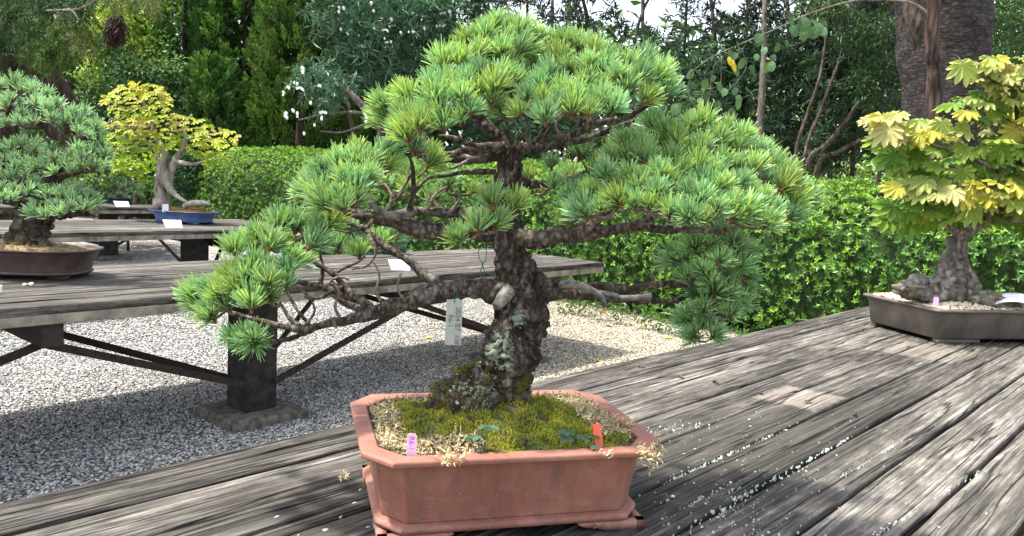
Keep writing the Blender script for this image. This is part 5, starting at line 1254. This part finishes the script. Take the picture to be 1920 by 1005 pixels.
fallen("small crimson leaf on the gravel below the rusty rod", 187, 677, 0, .045, rdc, 1)
fallen("rust coloured leaf on gravel under the bench's cross beam", 90, 640, 0, .07, (.34, .13, .06))
fallen("orange leaf on bright gravel close to the dark post", 584, 707, 0, .055, orr)
fallen("tan leaf on gravel between the two brace rods", 633, 615, 0, .06, (.45, .25, .09))
fallen("pale yellow leaf beside the dark post", 412, 637, 0, .07, (.52, .47, .16))
fallen("reddish leaf on gravel below the pine's lowest left shoots", 365, 597, 0, .07, (.40, .17, .08))
fallen("brown leaf lying below the hedge foot", 1130, 585, 0, .09, (.28, .12, .06))
fallen("tan curled leaf under the brown oval pot's edge", 52, 533, TZ, .055, (.62, .52, .36), 1)
for k, (px, py) in enumerate(((1200, 686), (1275, 706), (1342, 718), (1425, 735), (1515, 754), (1600, 776), (1818, 822), (1555, 612))):
    ds = ("at the far edge of the near bench beside the gravel", "in the sunny far strip of the near bench", "along the third plank from the far edge", "at the corner of the pale patch on the planks",
          "in the middle of the pale patch on the planks", "on the dim planks past the pale patch", "on the bright planks nearest the bottom corner", "on the planks just before the rectangular pot")[k]
    fallen("dark withered bit of leaf " + ds, px, py, TZ - .004, .030, (.075, .055, .045))
# ------------------------------------------------------------------ trees and shrubs behind the hedge
BGL = mat_leaf("broad_leaf", .30, .45, .4); CONI = mat_leaf("conifer_spray", .22, .6, .2, (1, 1, .4)); OLE = mat_leaf("oleander_leaf", .18, .4, .4, (.8, 1, .6))
GBARK = mat_bark("grey_brown_bark", (0.02, 0.016, 0.013), (0.07, 0.056, 0.046), (0.16, 0.135, 0.115), 9, .3, .015)
PALEB = mat_bark("pale_stem_bark", (0.045, 0.038, 0.032), (0.12, 0.102, 0.085), (0.22, 0.19, 0.16), 12, .3, .006)
REDB = mat_bark("red_fibrous_bark", (0.014, 0.010, 0.008), (0.05, 0.032, 0.025), (0.11, 0.075, 0.058), 12, .15, .02)
def trunk_of(root, mat, pts, rad, name="trunk", sides=10):
    c = spline(np.asarray(pts, float), max(8, len(pts) * 6)); r = np.interp(np.linspace(0, 1, len(c)), np.linspace(0, 1, len(rad)), rad)
    mb = MB(); tube(mb, c, r, sides, 0, (1, 1, 1), .25 if max(rad) < .3 else .07, 3.0 / max(rad)); return mb.build(name, mat, root)
def sprays(mb, P, A, n, L, spread, ll, lw, cols, col_scale=None):
    """conifer sprays: many scale leaves along each axis"""
    P, A = np.asarray(P), norm(np.asarray(A)); m = len(P)
    t = rng.random((m, n)) ** .9; side = norm(rng.normal(size=(m, n, 3))); side -= A[:, None] * (side * A[:, None]).sum(-1, keepdims=True); side = norm(side)
    base = P[:, None] + A[:, None] * (t * L)[..., None] + side * ((1 - t) * spread * rng.random((m, n)))[..., None]
    ax = norm(A[:, None] * .9 + side * (.8 * (1 - t * .5))[..., None])
    c = np.asarray(cols, float)[rng.integers(0, len(cols), m)][:, None] * rng.uniform(.7, 1.3, (m, n, 1)) * (.75 + .5 * t[..., None])
    leaves(mb, base.reshape(-1, 3), ax.reshape(-1, 3), rng.normal(size=(m * n, 3)), ll * rng.uniform(.7, 1.2, m * n), lw * rng.uniform(.7, 1.2, m * n), c.reshape(-1, 3))
def juniper(label, px, Y, h, rad, n, cols, lean=0):
    c = W(px, 400, Y); at = (c[0], Y, 0); r = thing("juniper_tree", at, label, "conifer tree", group="dark conifers behind the hedge")
    trunk_of(r, REDB, [(at[0], Y, 0), (at[0] + lean * .4, Y, h * .45), (at[0] + lean, Y, h * .92)], [.13, .09, .02])
    P, A = [], []
    for _ in range(n):
        z = h * (.04 + .96 * rng.random() ** .85); k = (1 - (z / h) ** 1.7) ** .6 * rad * (.85 + .3 * noise.noise(Vector((z * 1.3, px, 0)))); a = rng.uniform(0, 6.283); q = k * (1 - .45 * rng.random() ** 2)
        lump = 1 + .35 * noise.noise(Vector((math.cos(a) * 2.1, math.sin(a) * 2.1, z * 1.5 + px)))
        P.append((at[0] + lean * z / h + q * lump * math.cos(a), Y + q * lump * math.sin(a), z)); A.append((math.cos(a) * .55 + rng.normal() * .2, math.sin(a) * .55 + rng.normal() * .2, 1.0 + rng.normal() * .25))
    mb = MB(); sprays(mb, P, A, 46, .46, .13, .11, .042, cols); mb.build("foliage", CONI, r, smooth=False)
    return r
JC = [(.075, .175, .045), (.095, .21, .045), (.06, .145, .04), (.13, .25, .05), (.09, .17, .045)]
juniper("dark conifer left of the others with one bright upright spray", 345, 18.2, 6.6, 1.5, 900, JC + [(.10, .19, .03)])
juniper("dark conifer standing behind the lit end of the hedge", 455, 18.6, 6.8, 1.7, 1000, JC)
juniper("dark bushy conifer next to the white flowering oleander", 560, 17.6, 6.6, 1.5, 900, [(.08, .15, .03), (.10, .18, .034), (.065, .13, .03)])
juniper("dim conifer filling the gap behind the oleander", 655, 19.5, 7.0, 1.8, 800, JC[:3])
juniper("low dark conifer at the hedge's lit end", 395, 17.0, 3.4, .85, 330, JC)

def shrub(name, label, cat, Y, clumps, n, ll, lw, cols, mat=BGL, stems=None, group=None, droop=.0, smat=None, two=True):
    """clumps: (px, py, radius px) in the photograph at that distance"""
    C0 = [(W(px, py, Y + dy), rp * m_px(Y), k) for px, py, rp, dy, k in clumps]
    at = (float(np.mean([c[0][0] for c in C0])), Y, 0); r = thing(name, at, label, cat, group=group)
    wts = np.array([c[1] ** 2 for c in C0]); wts /= wts.sum(); mb = MB()
    for (c, R, k), w in zip(C0, wts):
        m = max(6, int(n * w)); d = rand_dirs(m); q = c + d * (R * (rng.random(m) ** .45))[:, None] * np.array([1, .8, 1]) * (1 + .3 * np.array([noise.noise(Vector(x * 2.2 + k)) for x in d]))[:, None]
        ax = norm(d * .7 + rng.normal(size=(m, 3)) * .6 + np.array([0, 0, .15 - droop])); nn = norm(np.array([0, -.25, 1.0]) + rng.normal(size=(m, 3)) * .5)
        cc = pal(cols[k] if isinstance(cols, dict) else cols, m, .2)
        leaves(mb, q, ax, nn, ll * rng.uniform(.7, 1.25, m), lw * rng.uniform(.75, 1.2, m), cc)
    mb.build("foliage", mat, r, smooth=False)
    for s in (stems or []):
        trunk_of(r, smat or GBARK, [W(a, b, Y + c) if b is not None else np.array([*W(a, 400, Y + c)[:2], 0.0]) for a, b, c, _ in s], [x[3] * m_px(Y) for x in s], "stem", 7)
    return r
# sunlit broad leaved shrubs at the top left
YG = [(.28, .40, .06), (.36, .46, .08), (.18, .30, .05), (.42, .50, .12)]; DG = [(.05, .12, .04), (.07, .15, .05), (.04, .095, .04)]; MG = [(.10, .20, .045), (.14, .25, .05), (.07, .15, .04)]
shrub("broadleaf_shrub", "tall sunlit yellow green shrub between the cedar and the conifers", "shrub", 17.0, [(225, 15, 52, 0, 0), (190, 60, 40, 0, 0), (270, 60, 45, .3, 0), (250, 20, 40, .4, 0), (305, 30, 40, .3, 1), (160, 120, 34, -.2, 0), (215, 105, 42, 0, 1), (265, 110, 40, 0, 0), (300, 90, 30, 0, 1), (175, 20, 40, .3, 0)], 4200, .13, .058, {0: YG, 1: MG}, stems=[[(235, None, 0, 5), (240, 150, 0, 4), (225, 20, 0, 2)]])
shrub("broadleaf_shrub", "dark glossy shrub behind the yellow green maple", "shrub", 16.6, [(215, 85, 34, .2, 0), (240, 140, 44, 0, 0), (300, 150, 38, 0, 0), (180, 165, 36, 0, 1), (330, 190, 40, 0, 0), (260, 200, 60, .2, 0), (170, 215, 40, 0, 0), (345, 250, 40, .1, 0), (320, 130, 30, 0, 1)], 4200, .10, .05, {0: DG, 1: MG + [(.16, .24, .08)]}, stems=[[(255, None, 0, 5), (255, 220, 0, 4)]])
shrub("broadleaf_shrub", "dark camellia like bush tucked at the hedge's end", "shrub", 15.4, [(350, 330, 30, 0, 0), (340, 360, 24, 0, 0), (352, 300, 22, .1, 0), (335, 310, 18, 0, 0)], 900, .11, .05, {0: [(.03, .08, .03), (.04, .10, .04)]}, stems=[[(348, None, 0, 4), (348, 330, 0, 3)]])
shrub("broadleaf_shrub", "lime green round leaved shrub below the maple's lowest leaves", "shrub", 12.2, [(232, 312, 18, 0, 0), (262, 322, 17, 0, 0), (285, 300, 16, 0, 0), (172, 312, 14, 0, 0), (215, 330, 14, 0, 1), (250, 345, 22, .2, 1), (295, 340, 22, .2, 1), (150, 345, 30, .3, 1), (190, 345, 20, .3, 1), (110, 355, 10, -.2, 0)], 620, .10, .075, {0: [(.32, .42, .03), (.25, .38, .03)], 1: MG}, stems=[[(240, None, 0, 3), (240, 330, 0, 2)]])
shrub("broadleaf_shrub", "shady green undergrowth bush behind the brown pot's pine", "shrub", 14.8, [(20, 200, 70, 0, 0), (90, 250, 80, 0, 0), (150, 290, 60, 0, 0), (40, 310, 80, .2, 0), (180, 260, 50, 0, 1), (220, 280, 50, 0, 1)], 3000, .11, .05, {0: DG, 1: MG}, stems=[[(90, None, 0, 6), (90, 260, 0, 4)]])
# cedar reaching in at the top left
ced = thing("cedar_tree", (W(40, 150, 11.5)[0], 11.5, 0), "large cedar with drooping feathery branches over the brown pot's pine", "conifer tree")
trunk_of(ced, REDB, [np.array([*W(-30, 400, 11.8)[:2], 0]), W(-25, 250, 11.8), W(-20, 100, 11.8), W(-15, -150, 11.8)], [.5, .42, .36, .3], sides=18)
trunk_of(ced, REDB, [W(145, 215, 12.2), W(128, 185, 12.1), W(95, 145, 12.0), W(60, 120, 11.9), W(0, 90, 11.8)], [.10, .12, .14, .15, .15], "limb")
trunk_of(ced, PALEB, [W(-10, 98, 10.5), W(20, 103, 10.4), W(45, 108, 10.4), W(68, 112, 10.3)], [.022, .02, .017, .012], "branch", 7)
trunk_of(ced, PALEB, [W(-20, 40, 10.6), W(60, 24, 10.4), W(110, 20, 10.2), W(150, 17, 10.1), W(190, -5, 10.0)], [.03, .024, .02, .02, .014], "branch", 7)
trunk_of(ced, PALEB, [W(130, 16, 10.1), W(140, 25, 10.0), W(148, 38, 9.9)], [.012, .010, .006], "branch", 6)
trunk_of(ced, PALEB, [W(60, 22, 10.1), W(66, 34, 10.0), W(71, 43, 9.9)], [.012, .014, .012], "branch", 6)
mb = MB()
for cx, cy, rx, ry, n, cols in ((15, 25, 60, 40, 90, 0), (10, 60, 45, 35, 70, 0), (95, 60, 45, 40, 110, 1), (85, 95, 22, 22, 60, 1), (118, 90, 20, 20, 40, 1), (150, 45, 28, 25, 34, 2), (155, 75, 12, 22, 22, 2), (90, -5, 90, 22, 110, 0), (-30, 80, 40, 60, 60, 0), (240, -8, 60, 14, 40, 2)):
    P, A = [], []
    for _ in range(n):
        p = W(cx + rng.uniform(-1, 1) * rx, cy + rng.uniform(-1, 1) * ry, 10.4 + rng.normal() * .3); P.append(p); A.append((rng.normal() * .55, rng.normal() * .4, -1 + rng.normal() * .35))
    cc = [[(.035, .075, .028), (.05, .095, .03)], [(.075, .135, .03), (.09, .15, .035), (.06, .11, .03)], [(.09, .12, .035), (.11, .14, .04)]][cols]
    sprays(mb, P, A, 36, .20, .05, .075, .010, cc)
mb.build("foliage", CONI, ced, smooth=False)
mb = MB(); P = []
for _ in range(60): P.append(W(215 + rng.normal() * 5, 32 + rng.uniform(-8, 10), 10.6 + rng.normal() * .06))
sprays(mb, P, [(rng.normal() * .12, rng.normal() * .1, -1) for _ in P], 22, .24, .04, .14, .012, [(.060, .034, .026), (.085, .05, .038), (.04, .024, .02)])
mb.build("dead_spray", CONI, ced, smooth=False)

# oleanders with white flowers
OC = {0: [(.06, .125, .07), (.075, .15, .085), (.045, .10, .06)], 1: [(.09, .17, .11), (.11, .19, .12)]}
PETAL = mat_leaf("white_petal", .3, .5, .2, (1, 1, 1), .1)
def flower_mesh(seed):
    r = np.random.default_rng(seed); mb = MB()
    for k in range(3):
        o = r.normal(size=3) * .03
        for j in range(5):
            a = j * 1.257 + r.uniform(0, .3); d = np.array([math.cos(a), -.25, math.sin(a)]); s = np.array([-math.sin(a), 0, math.cos(a)])
            mb.add([o, o + d * .022 + s * .014, o + d * .042 + s * .008, o + d * .042 - s * .010, o + d * .022 - s * .014], np.array([(0, 1, 2), (0, 2, 3), (0, 3, 4)]), 0, (.85, .85, .80))
    return mb.mesh("flower", PETAL, None, False)
FM = [flower_mesh(i) for i in range(4)]
def long_leaves(label, Y, clumps, n, ll, lw, cols, flowers, stems, name="oleander_bush", cat="flowering shrub", smat=None):
    C0 = [(W(px, py, Y + dy), rp * m_px(Y), k) for px, py, rp, dy, k in clumps]
    r = thing(name, (float(np.mean([c[0][0] for c in C0])), Y, 0), label, cat); wts = np.array([c[1] ** 2 for c in C0]); wts /= wts.sum(); mb = MB()
    for (c, R, k), w in zip(C0, wts):                      # whorls of long leaves on shoot tips
        m = max(3, int(n * w / 9)); d = rand_dirs(m); q = c + d * (R * rng.random(m) ** .5)[:, None]
        sh = norm(d * .6 + rng.normal(size=(m, 3)) * .35 + np.array([0, 0, .45]))
        for _ in range(9):
            ax = norm(sh * .55 + rng.normal(size=(m, 3)) * .65 + np.array([0, 0, -.12])); leaves(mb, q + sh * (rng.random(m) * .12)[:, None], ax, norm(sh + rng.normal(size=(m, 3)) * .3), ll * rng.uniform(.75, 1.2, m), lw * rng.uniform(.8, 1.2, m), pal(cols[k], m, .2))
    mb.build("foliage", OLE, r, smooth=False)
    for s in stems: trunk_of(r, smat or GBARK, [W(a, b, Y + c) if b is not None else np.array([*W(a, 400, Y + c)[:2], 0.0]) for a, b, c, _ in s], [x[3] * m_px(Y) for x in s], "stem", 7)
    for k, (px, py) in enumerate(flowers): place("flower", FM[k % 4], r, W(px, py, Y - .55 + rng.normal() * .05), quat_to((0, 0, 1), rng.normal() * .4), random.uniform(.36, .66))
    return r
long_leaves("tall grey green oleander sprinkled with white flowers behind the pine's top left", 14.6,
   [(640, 10, 60, 0, 0), (700, 40, 70, 0, 0), (780, 20, 70, 0, 0), (850, 40, 60, 0, 0), (660, 80, 50, 0, 0), (740, 100, 60, 0, 0), (820, 90, 60, .2, 0), (690, 150, 45, 0, 0), (760, 160, 45, .1, 0), (650, 130, 35, .1, 0), (620, 50, 30, -.1, 1), (800, 10, 50, -.3, 1), (705, 95, 40, -.3, 1), (900, 20, 50, .2, 0), (730, 205, 30, .2, 0)], 6200, .22, .033, OC,
   [(635, 14), (645, 15), (636, 22), (697, 7), (651, 63), (672, 66), (702, 53), (722, 57), (729, 50), (727, 58), (722, 72), (726, 80), (733, 78), (752, 61), (766, 60), (776, 61), (796, 53), (734, 36), (792, 15), (831, 26), (843, 22), (845, 30), (868, 22), (826, 50), (833, 47), (812, 90), (850, 3), (815, 0), (700, 20), (640, 55)],
   [[(720, None, .2, 6), (715, 250, .2, 5), (735, 175, .1, 3.5), (755, 140, 0, 2)], [(780, None, .3, 6), (790, 220, .2, 4), (820, 120, .1, 3)], [(740, 165, -.2, 2.5), (725, 135, -.2, 2.5), (715, 120, -.2, 2)], [(690, None, .2, 5), (660, 240, .2, 4), (640, 120, .1, 3)]])
long_leaves("lower oleander spray with white flowers hanging over the lit hedge", 11.6,
   [(580, 150, 28, 0, 1), (610, 140, 26, 0, 1), (630, 175, 30, 0, 1), (600, 180, 26, 0, 0), (570, 165, 18, 0, 1), (650, 150, 24, .1, 0), (615, 205, 22, 0, 0), (590, 215, 16, 0, 0)], 900, .13, .022, OC,
   [(566, 128), (568, 134), (551, 155), (558, 158), (539, 164), (532, 173), (530, 178), (562, 166), (566, 168), (550, 207), (557, 213), (537, 214), (534, 219), (558, 218), (602, 222), (607, 212), (570, 250), (590, 234), (582, 193), (600, 162), (684, 215), (688, 222), (686, 228)],
   [[(700, 228, 0, 3), (680, 212, 0, 3), (640, 211, 0, 2.6), (600, 216, 0, 2), (560, 225, 0, 1.4)], [(720, 220, .1, 3.2), (680, 235, .1, 2.6), (640, 248, .05, 2), (600, 246, 0, 1.4)], [(690, 210, 0, 7), (670, 188, -.02, 6.5), (651, 168, -.03, 5)], [(720, None, .2, 6), (712, 250, .1, 5), (690, 208, 0, 5)]], smat=PALEB)
# tall dark long leaved thicket with stems, sky showing through its top
TC = {0: [(.036, .08, .04), (.048, .10, .046), (.028, .062, .034)], 1: [(.07, .14, .06), (.09, .16, .06)], 2: [(.026, .042, .028), (.04, .056, .034)]}
def thick(label, Y, px0, px1, ytop, n, sparse, seed, stems):
    r_ = np.random.default_rng(seed); cl = []
    for _ in range(64):
        px = r_.uniform(px0, px1); py = r_.uniform(-60, 300)
        if py < ytop and r_.random() < sparse: continue
        cl.append((px, py, r_.uniform(16, 34) if py < ytop else r_.uniform(28, 48), r_.normal() * .4, (2 if py < 70 else (1 if r_.random() < .15 else 0))))
    return long_leaves(label, Y, cl, int(n * 1.8), .18, .036, TC, [], stems, "tall_shrub", "tall shrub")
thick("tall dark thin stemmed shrub right behind the pine's top", 14.6, 880, 1080, 60, 3800, .22, 1, [[(905, None, 0, 5), (900, 150, 0, 4), (880, -40, 0, 3)], [(1005, None, 0, 5), (1030, 150, 0, 4), (1037, -40, 0, 3)], [(960, None, .2, 4), (985, 100, .2, 3), (990, -60, .2, 2)]])
thick("tall dark shrub with bright sky gaps above the pine's shoulder", 14.9, 1060, 1290, 95, 3600, .34, 2, [[(1100, None, 0, 5), (1110, 120, 0, 4), (1085, -40, 0, 3)], [(1210, None, .1, 5), (1205, 110, 0, 4), (1205, -40, 0, 3.5)], [(1150, None, .1, 4), (1190, 80, 0, 3), (1240, -40, 0, 2)], [(1270, None, .2, 4), (1285, 60, .2, 3), (1290, -50, .2, 2)]])
thick("tall dark shrub left of the bare pale stem", 14.4, 1270, 1430, 100, 3800, .28, 3, [[(1330, None, 0, 5), (1340, 120, 0, 4), (1330, -40, 0, 3)], [(1390, None, .1, 5), (1400, 60, .1, 4), (1410, -50, .1, 3)]])
thick("dense dark shrub between the pale stem and the leaning stems", 14.0, 1410, 1560, 40, 4200, .15, 4, [[(1470, None, 0, 5), (1480, 100, 0, 4), (1470, -40, 0, 3)]])
thick("dense dark shrub in front of the great trunk", 13.4, 1530, 1700, 10, 4200, .30, 5, [[(1600, None, 0, 5), (1610, 120, 0, 4), (1620, -40, 0, 3)]])
# slim bare stems
def stem(label, Y, pts, mat, name="slim_tree", cat="tree stem", group=None):
    P = [W(a, b, Y) if b is not None else np.array([*W(a, 400, Y)[:2], 0.0]) for a, b, _ in pts]; r = thing(name, (P[0][0], Y, 0), label, cat, group=group)
    trunk_of(r, mat, P, [x[2] * m_px(Y) for x in pts]); return r
stem("pale bare upright stem above the hedge right of the pine", 11.5, [(1420, None, 7), (1422, 300, 7), (1425, 230, 6.5), (1430, 150, 6), (1432, 90, 5), (1436, -60, 4)], PALEB)
for k, (lb_, q) in enumerate((("leaning stem fanning leftmost from the dark shrubs", [(1478, None, 4), (1490, 300, 3.5), (1515, 210, 3), (1540, 130, 2.5), (1560, -30, 2)]), ("leaning stem second in the fan above the hedge", [(1488, None, 4), (1510, 290, 3.5), (1545, 190, 3), (1580, 90, 2.2), (1600, -30, 2)]),
                              ("low slanting stem crossing the fan of stems", [(1480, None, 6), (1510, 318, 5), (1545, 275, 5), (1580, 235, 4), (1610, 190, 3)]), ("dark slanting stem nearest the great trunk", [(1500, None, 5), (1530, 320, 4), (1570, 285, 4), (1640, 250, 3)]))):
    stem(lb_, 12.4 + .12 * k, q, GBARK, group="leaning stems above the hedge")
# great trunk with the stake in front
big = thing("great_tree", (W(1770, 400, 10.5)[0], 10.5, 0), "huge dark tree trunk rising behind the golden maple", "tree")
trunk_of(big, mat_bark("dark_ringed_bark", (0.010, 0.008, 0.008), (0.034, 0.029, 0.027), (0.080, 0.070, 0.066), 7, 2.2, .02), [np.array([*W(1778, 400, 10.5)[:2], 0]), W(1776, 330, 10.5), W(1772, 260, 10.5), W(1770, 150, 10.5), W(1768, 40, 10.5), W(1764, -120, 10.5), W(1764, -420, 10.6)], [.62, .50, .50, .53, .56, .60, .55], sides=30)
P, A = [], []
mb = MB(); R_ = 2600; d = rand_dirs(R_); d[:, 2] = np.abs(d[:, 2]); top_ = W(1764, -420, 10.6)
q = top_ + np.array([.4, .8, .4]) + d * np.array([3.0, 2.6, 2.6]) * (rng.random(R_) ** .4)[:, None]
leaves(mb, q, norm(rng.normal(size=(R_, 3))), norm(np.array([0, 0, 1]) + rng.normal(size=(R_, 3)) * .5), rng.uniform(.12, .2, R_), rng.uniform(.06, .1, R_), pal(MG, R_)); mb.build("crown", BGL, big, smooth=False)
for pts, rad in (([(1700, -60, 3), (1722, 60, 5), (1745, 120, 7)], None), ):
    trunk_of(big, GBARK, [W(a, b, 10.3) for a, b, _ in pts], [.10, .14, .12], "limb")
stem("straight brown support pole in front of the great trunk", 9.2, [(1770, None, 12.5), (1752, 190, 12.5), (1748, 90, 12.5), (1755, -80, 12.5)], REDB, "support_pole", "pole")
shrub("broadleaf_shrub", "pale green leafy shrub right of the great trunk", "shrub", 12.8, [(1880, 30, 45, 0, 0), (1900, 80, 40, 0, 0), (1870, 120, 35, 0, 1), (1930, 40, 50, 0, 0), (1920, 150, 50, .2, 1), (1890, 220, 60, .2, 1), (1930, 300, 60, .2, 1), (1870, 300, 40, .2, 1)], 3000, .085, .042, {0: [(.06, .13, .04), (.09, .17, .055), (.05, .10, .035)], 1: DG}, stems=[[(1890, None, 0, 5), (1890, 150, 0, 4)]])
shrub("broadleaf_shrub", "dark leaves hanging left of the great trunk", "shrub", 11.6, [(1640, 60, 40, 0, 0), (1660, 120, 36, 0, 0), (1620, 150, 40, 0, 0), (1655, 190, 34, 0, 0), (1600, 60, 40, .1, 0), (1540, 20, 34, .1, 1), (1570, 10, 30, 0, 1)], 2300, .085, .03, {0: [(.04, .095, .028), (.055, .12, .035)], 1: [(.06, .12, .035), (.08, .15, .045)]}, droop=.5, stems=[[(1650, None, 0, 4), (1655, 180, 0, 3), (1640, 40, 0, 2)]])
shrub("broadleaf_shrub", "bright low plants glimpsed under the leaning stems", "shrub", 16.5, [(1500, 250, 26, 0, 0), (1510, 215, 18, 0, 0), (1530, 300, 22, 0, 0), (1600, 315, 30, 0, 0), (1640, 325, 22, 0, 0), (1570, 330, 24, 0, 0), (1490, 300, 16, 0, 0)], 700, .13, .06, {0: [(.22, .36, .10), (.30, .42, .16), (.16, .28, .06)]}, stems=[[(1560, None, 0, 3), (1560, 310, 0, 2)]])
# the spray of round leaves hanging beside the pine's shoulder
Yr = 5.2; hb_at = W(1270, 160, Yr)
hb = thing("hanging_branch", W(1600, 0, Yr), "thin slanting branch with round soft green leaves right of the pine's top", "branch")
RL = mat_leaf("round_soft_leaf", .35, .55, .25)
trunk_of(hb, PALEB, [W(1740, 25, Yr), W(1715, 8, Yr), W(1680, 1, Yr), W(1600, 2, Yr), W(1520, 25, Yr), W(1460, 52, Yr), W(1390, 82, Yr), W(1330, 110, Yr), W(1285, 145, Yr), W(1262, 165, Yr)], [.009, .008, .007, .006, .006, .0055, .005, .004, .003, .002], "stem", 6)
for q in ([(1385, 85), (1400, 120), (1385, 150), (1360, 175)], [(1345, 105), (1335, 140), (1330, 190)], [(1440, 62), (1432, 90), (1425, 110)], [(1352, 105), (1352, 150), (1350, 178)], [(1300, 130), (1290, 165), (1300, 200)]):
    trunk_of(hb, PALEB, [W(a, b, Yr) for a, b in q], [.003, .0025, .0015], "twig", 5)
def oval_leaf(L, Wd, col):
    mb = MB(); th = np.linspace(0, 2 * np.pi, 12, endpoint=False); v = [(0, L * .5, -.03 * L)] + [(Wd / 2 * math.sin(t), L * .5 - L * .5 * math.cos(t), .08 * L * abs(math.sin(t)) - .1 * L * (1 - math.cos(t))) for t in th]
    mb.add(v, np.array([(0, 1 + i, 1 + (i + 1) % 12) for i in range(12)]), 0, col); return mb.mesh("leaf", RL, None, False)
OL = [oval_leaf(.062, .048, c) for c in ((.07, .14, .06), (.09, .17, .07), (.055, .115, .05))]; YLF = oval_leaf(.06, .03, (.55, .42, .04))
spots = [(1300, 130), (1318, 148), (1345, 150), (1375, 128), (1360, 165), (1290, 165), (1310, 185), (1335, 205), (1280, 188), (1325, 170), (1300, 205), (1352, 195), (1380, 160), (1384, 172), (1340, 140), (1270, 200), (1362, 90), (1380, 95), (1395, 110), (1430, 70), (1435, 85), (1420, 100), (1455, 100), (1448, 115), (1460, 75), (1470, 68), (1440, 110), (1410, 118), (1427, 62), (1350, 208), (1368, 198), (1360, 212), (1295, 150), (1262, 192), (1330, 155), (1384, 185)]
spots += [(1490 + rng.uniform(-12, 60), 30 + rng.uniform(-8, 26)) for _ in range(26)]
for px, py in spots: place("leaf", random.choice(OL), hb, W(px + rng.normal() * 3, py + rng.normal() * 3, Yr + rng.normal() * .12), frame_q((rng.normal() * .5, -.3 + rng.normal() * .4, -1), (rng.normal() * .4, -1, .4)), random.uniform(.8, 1.25))
for px, py in ((1366, 106), (1372, 112), (1374, 117)): place("leaf", YLF, hb, W(px, py, Yr - .05), frame_q((.3, -.3, -1), (0, -1, .3)), 1.0)['label'] = "withered yellow leaf"
# low plants at the hedge foot and brown litter by the far benches
shrub("ground_plants", "leafy low plants along the hedge foot beyond the gravel", "ground cover", 8.1, [(1060, 566, 22, .1, 0), (1090, 568, 18, 0, 0), (1120, 574, 18, -.2, 0), (1160, 582, 18, -.4, 0), (1205, 592, 18, -.6, 0), (1250, 603, 20, -.75, 0), (1290, 612, 20, -.9, 0)], 520, .055, .024, {0: [(.07, .15, .03), (.10, .20, .035), (.05, .12, .03)]}, LEAF)
mb = MB(); n = 900; q = np.array([W(rng.uniform(180, 330), rng.uniform(398, 415), 12.9 + rng.normal() * .5) for _ in range(n)]); q[:, 2] = np.clip(q[:, 2], .01, .35)
leaves(mb, q, norm(rng.normal(size=(n, 3)) * np.array([1, 1, .4])), norm(np.array([0, 0, 1]) + rng.normal(size=(n, 3)) * .4), .12, .06, pal([(.16, .09, .05), (.26, .16, .09), (.10, .06, .035), (.34, .24, .15)], n))
o = bpy.data.objects.new("leaf_litter", mb.mesh("leaf_litter", FALL, None, False)); COL.objects.link(o); tag(o, "brown leaf litter below the far shrubs", kind='stuff')
# the wood farther off, closing the view except where the sky shows
mb = MB(); n = 0; B_, A_, N_, C_ = [], [], [], []
for _ in range(44000):
    px = rng.uniform(-260, 2200); py = 420 - 560 * rng.random(); Y = rng.uniform(19, 25)
    gap = 46 + 30 * noise.noise(Vector((px * .02, 3, 1)))
    if 850 < px < 1500 and py < gap + 45 and rng.random() < (.985 if py < gap else .7): continue
    p = W(px, py, Y)
    if p[2] < 0: continue
    k = noise.noise(Vector(p * .55)); B_.append(p); A_.append(norm(rng.normal(size=3) + np.array([0, 0, -.2]))); N_.append(norm(np.array([0, -.3, 1]) + rng.normal(size=3) * .5))
    C_.append(np.array([(.04, .09, .03), (.065, .13, .04)][int(k > 0)]) * rng.uniform(.7, 1.3))
n = len(B_); leaves(mb, B_, A_, N_, rng.uniform(.26, .50, n), rng.uniform(.15, .27, n), np.array(C_))
o = bpy.data.objects.new("far_woods", mb.mesh("far_woods", BGL, None, False)); COL.objects.link(o); tag(o, "dark mass of woods beyond the shrubs", kind='stuff')
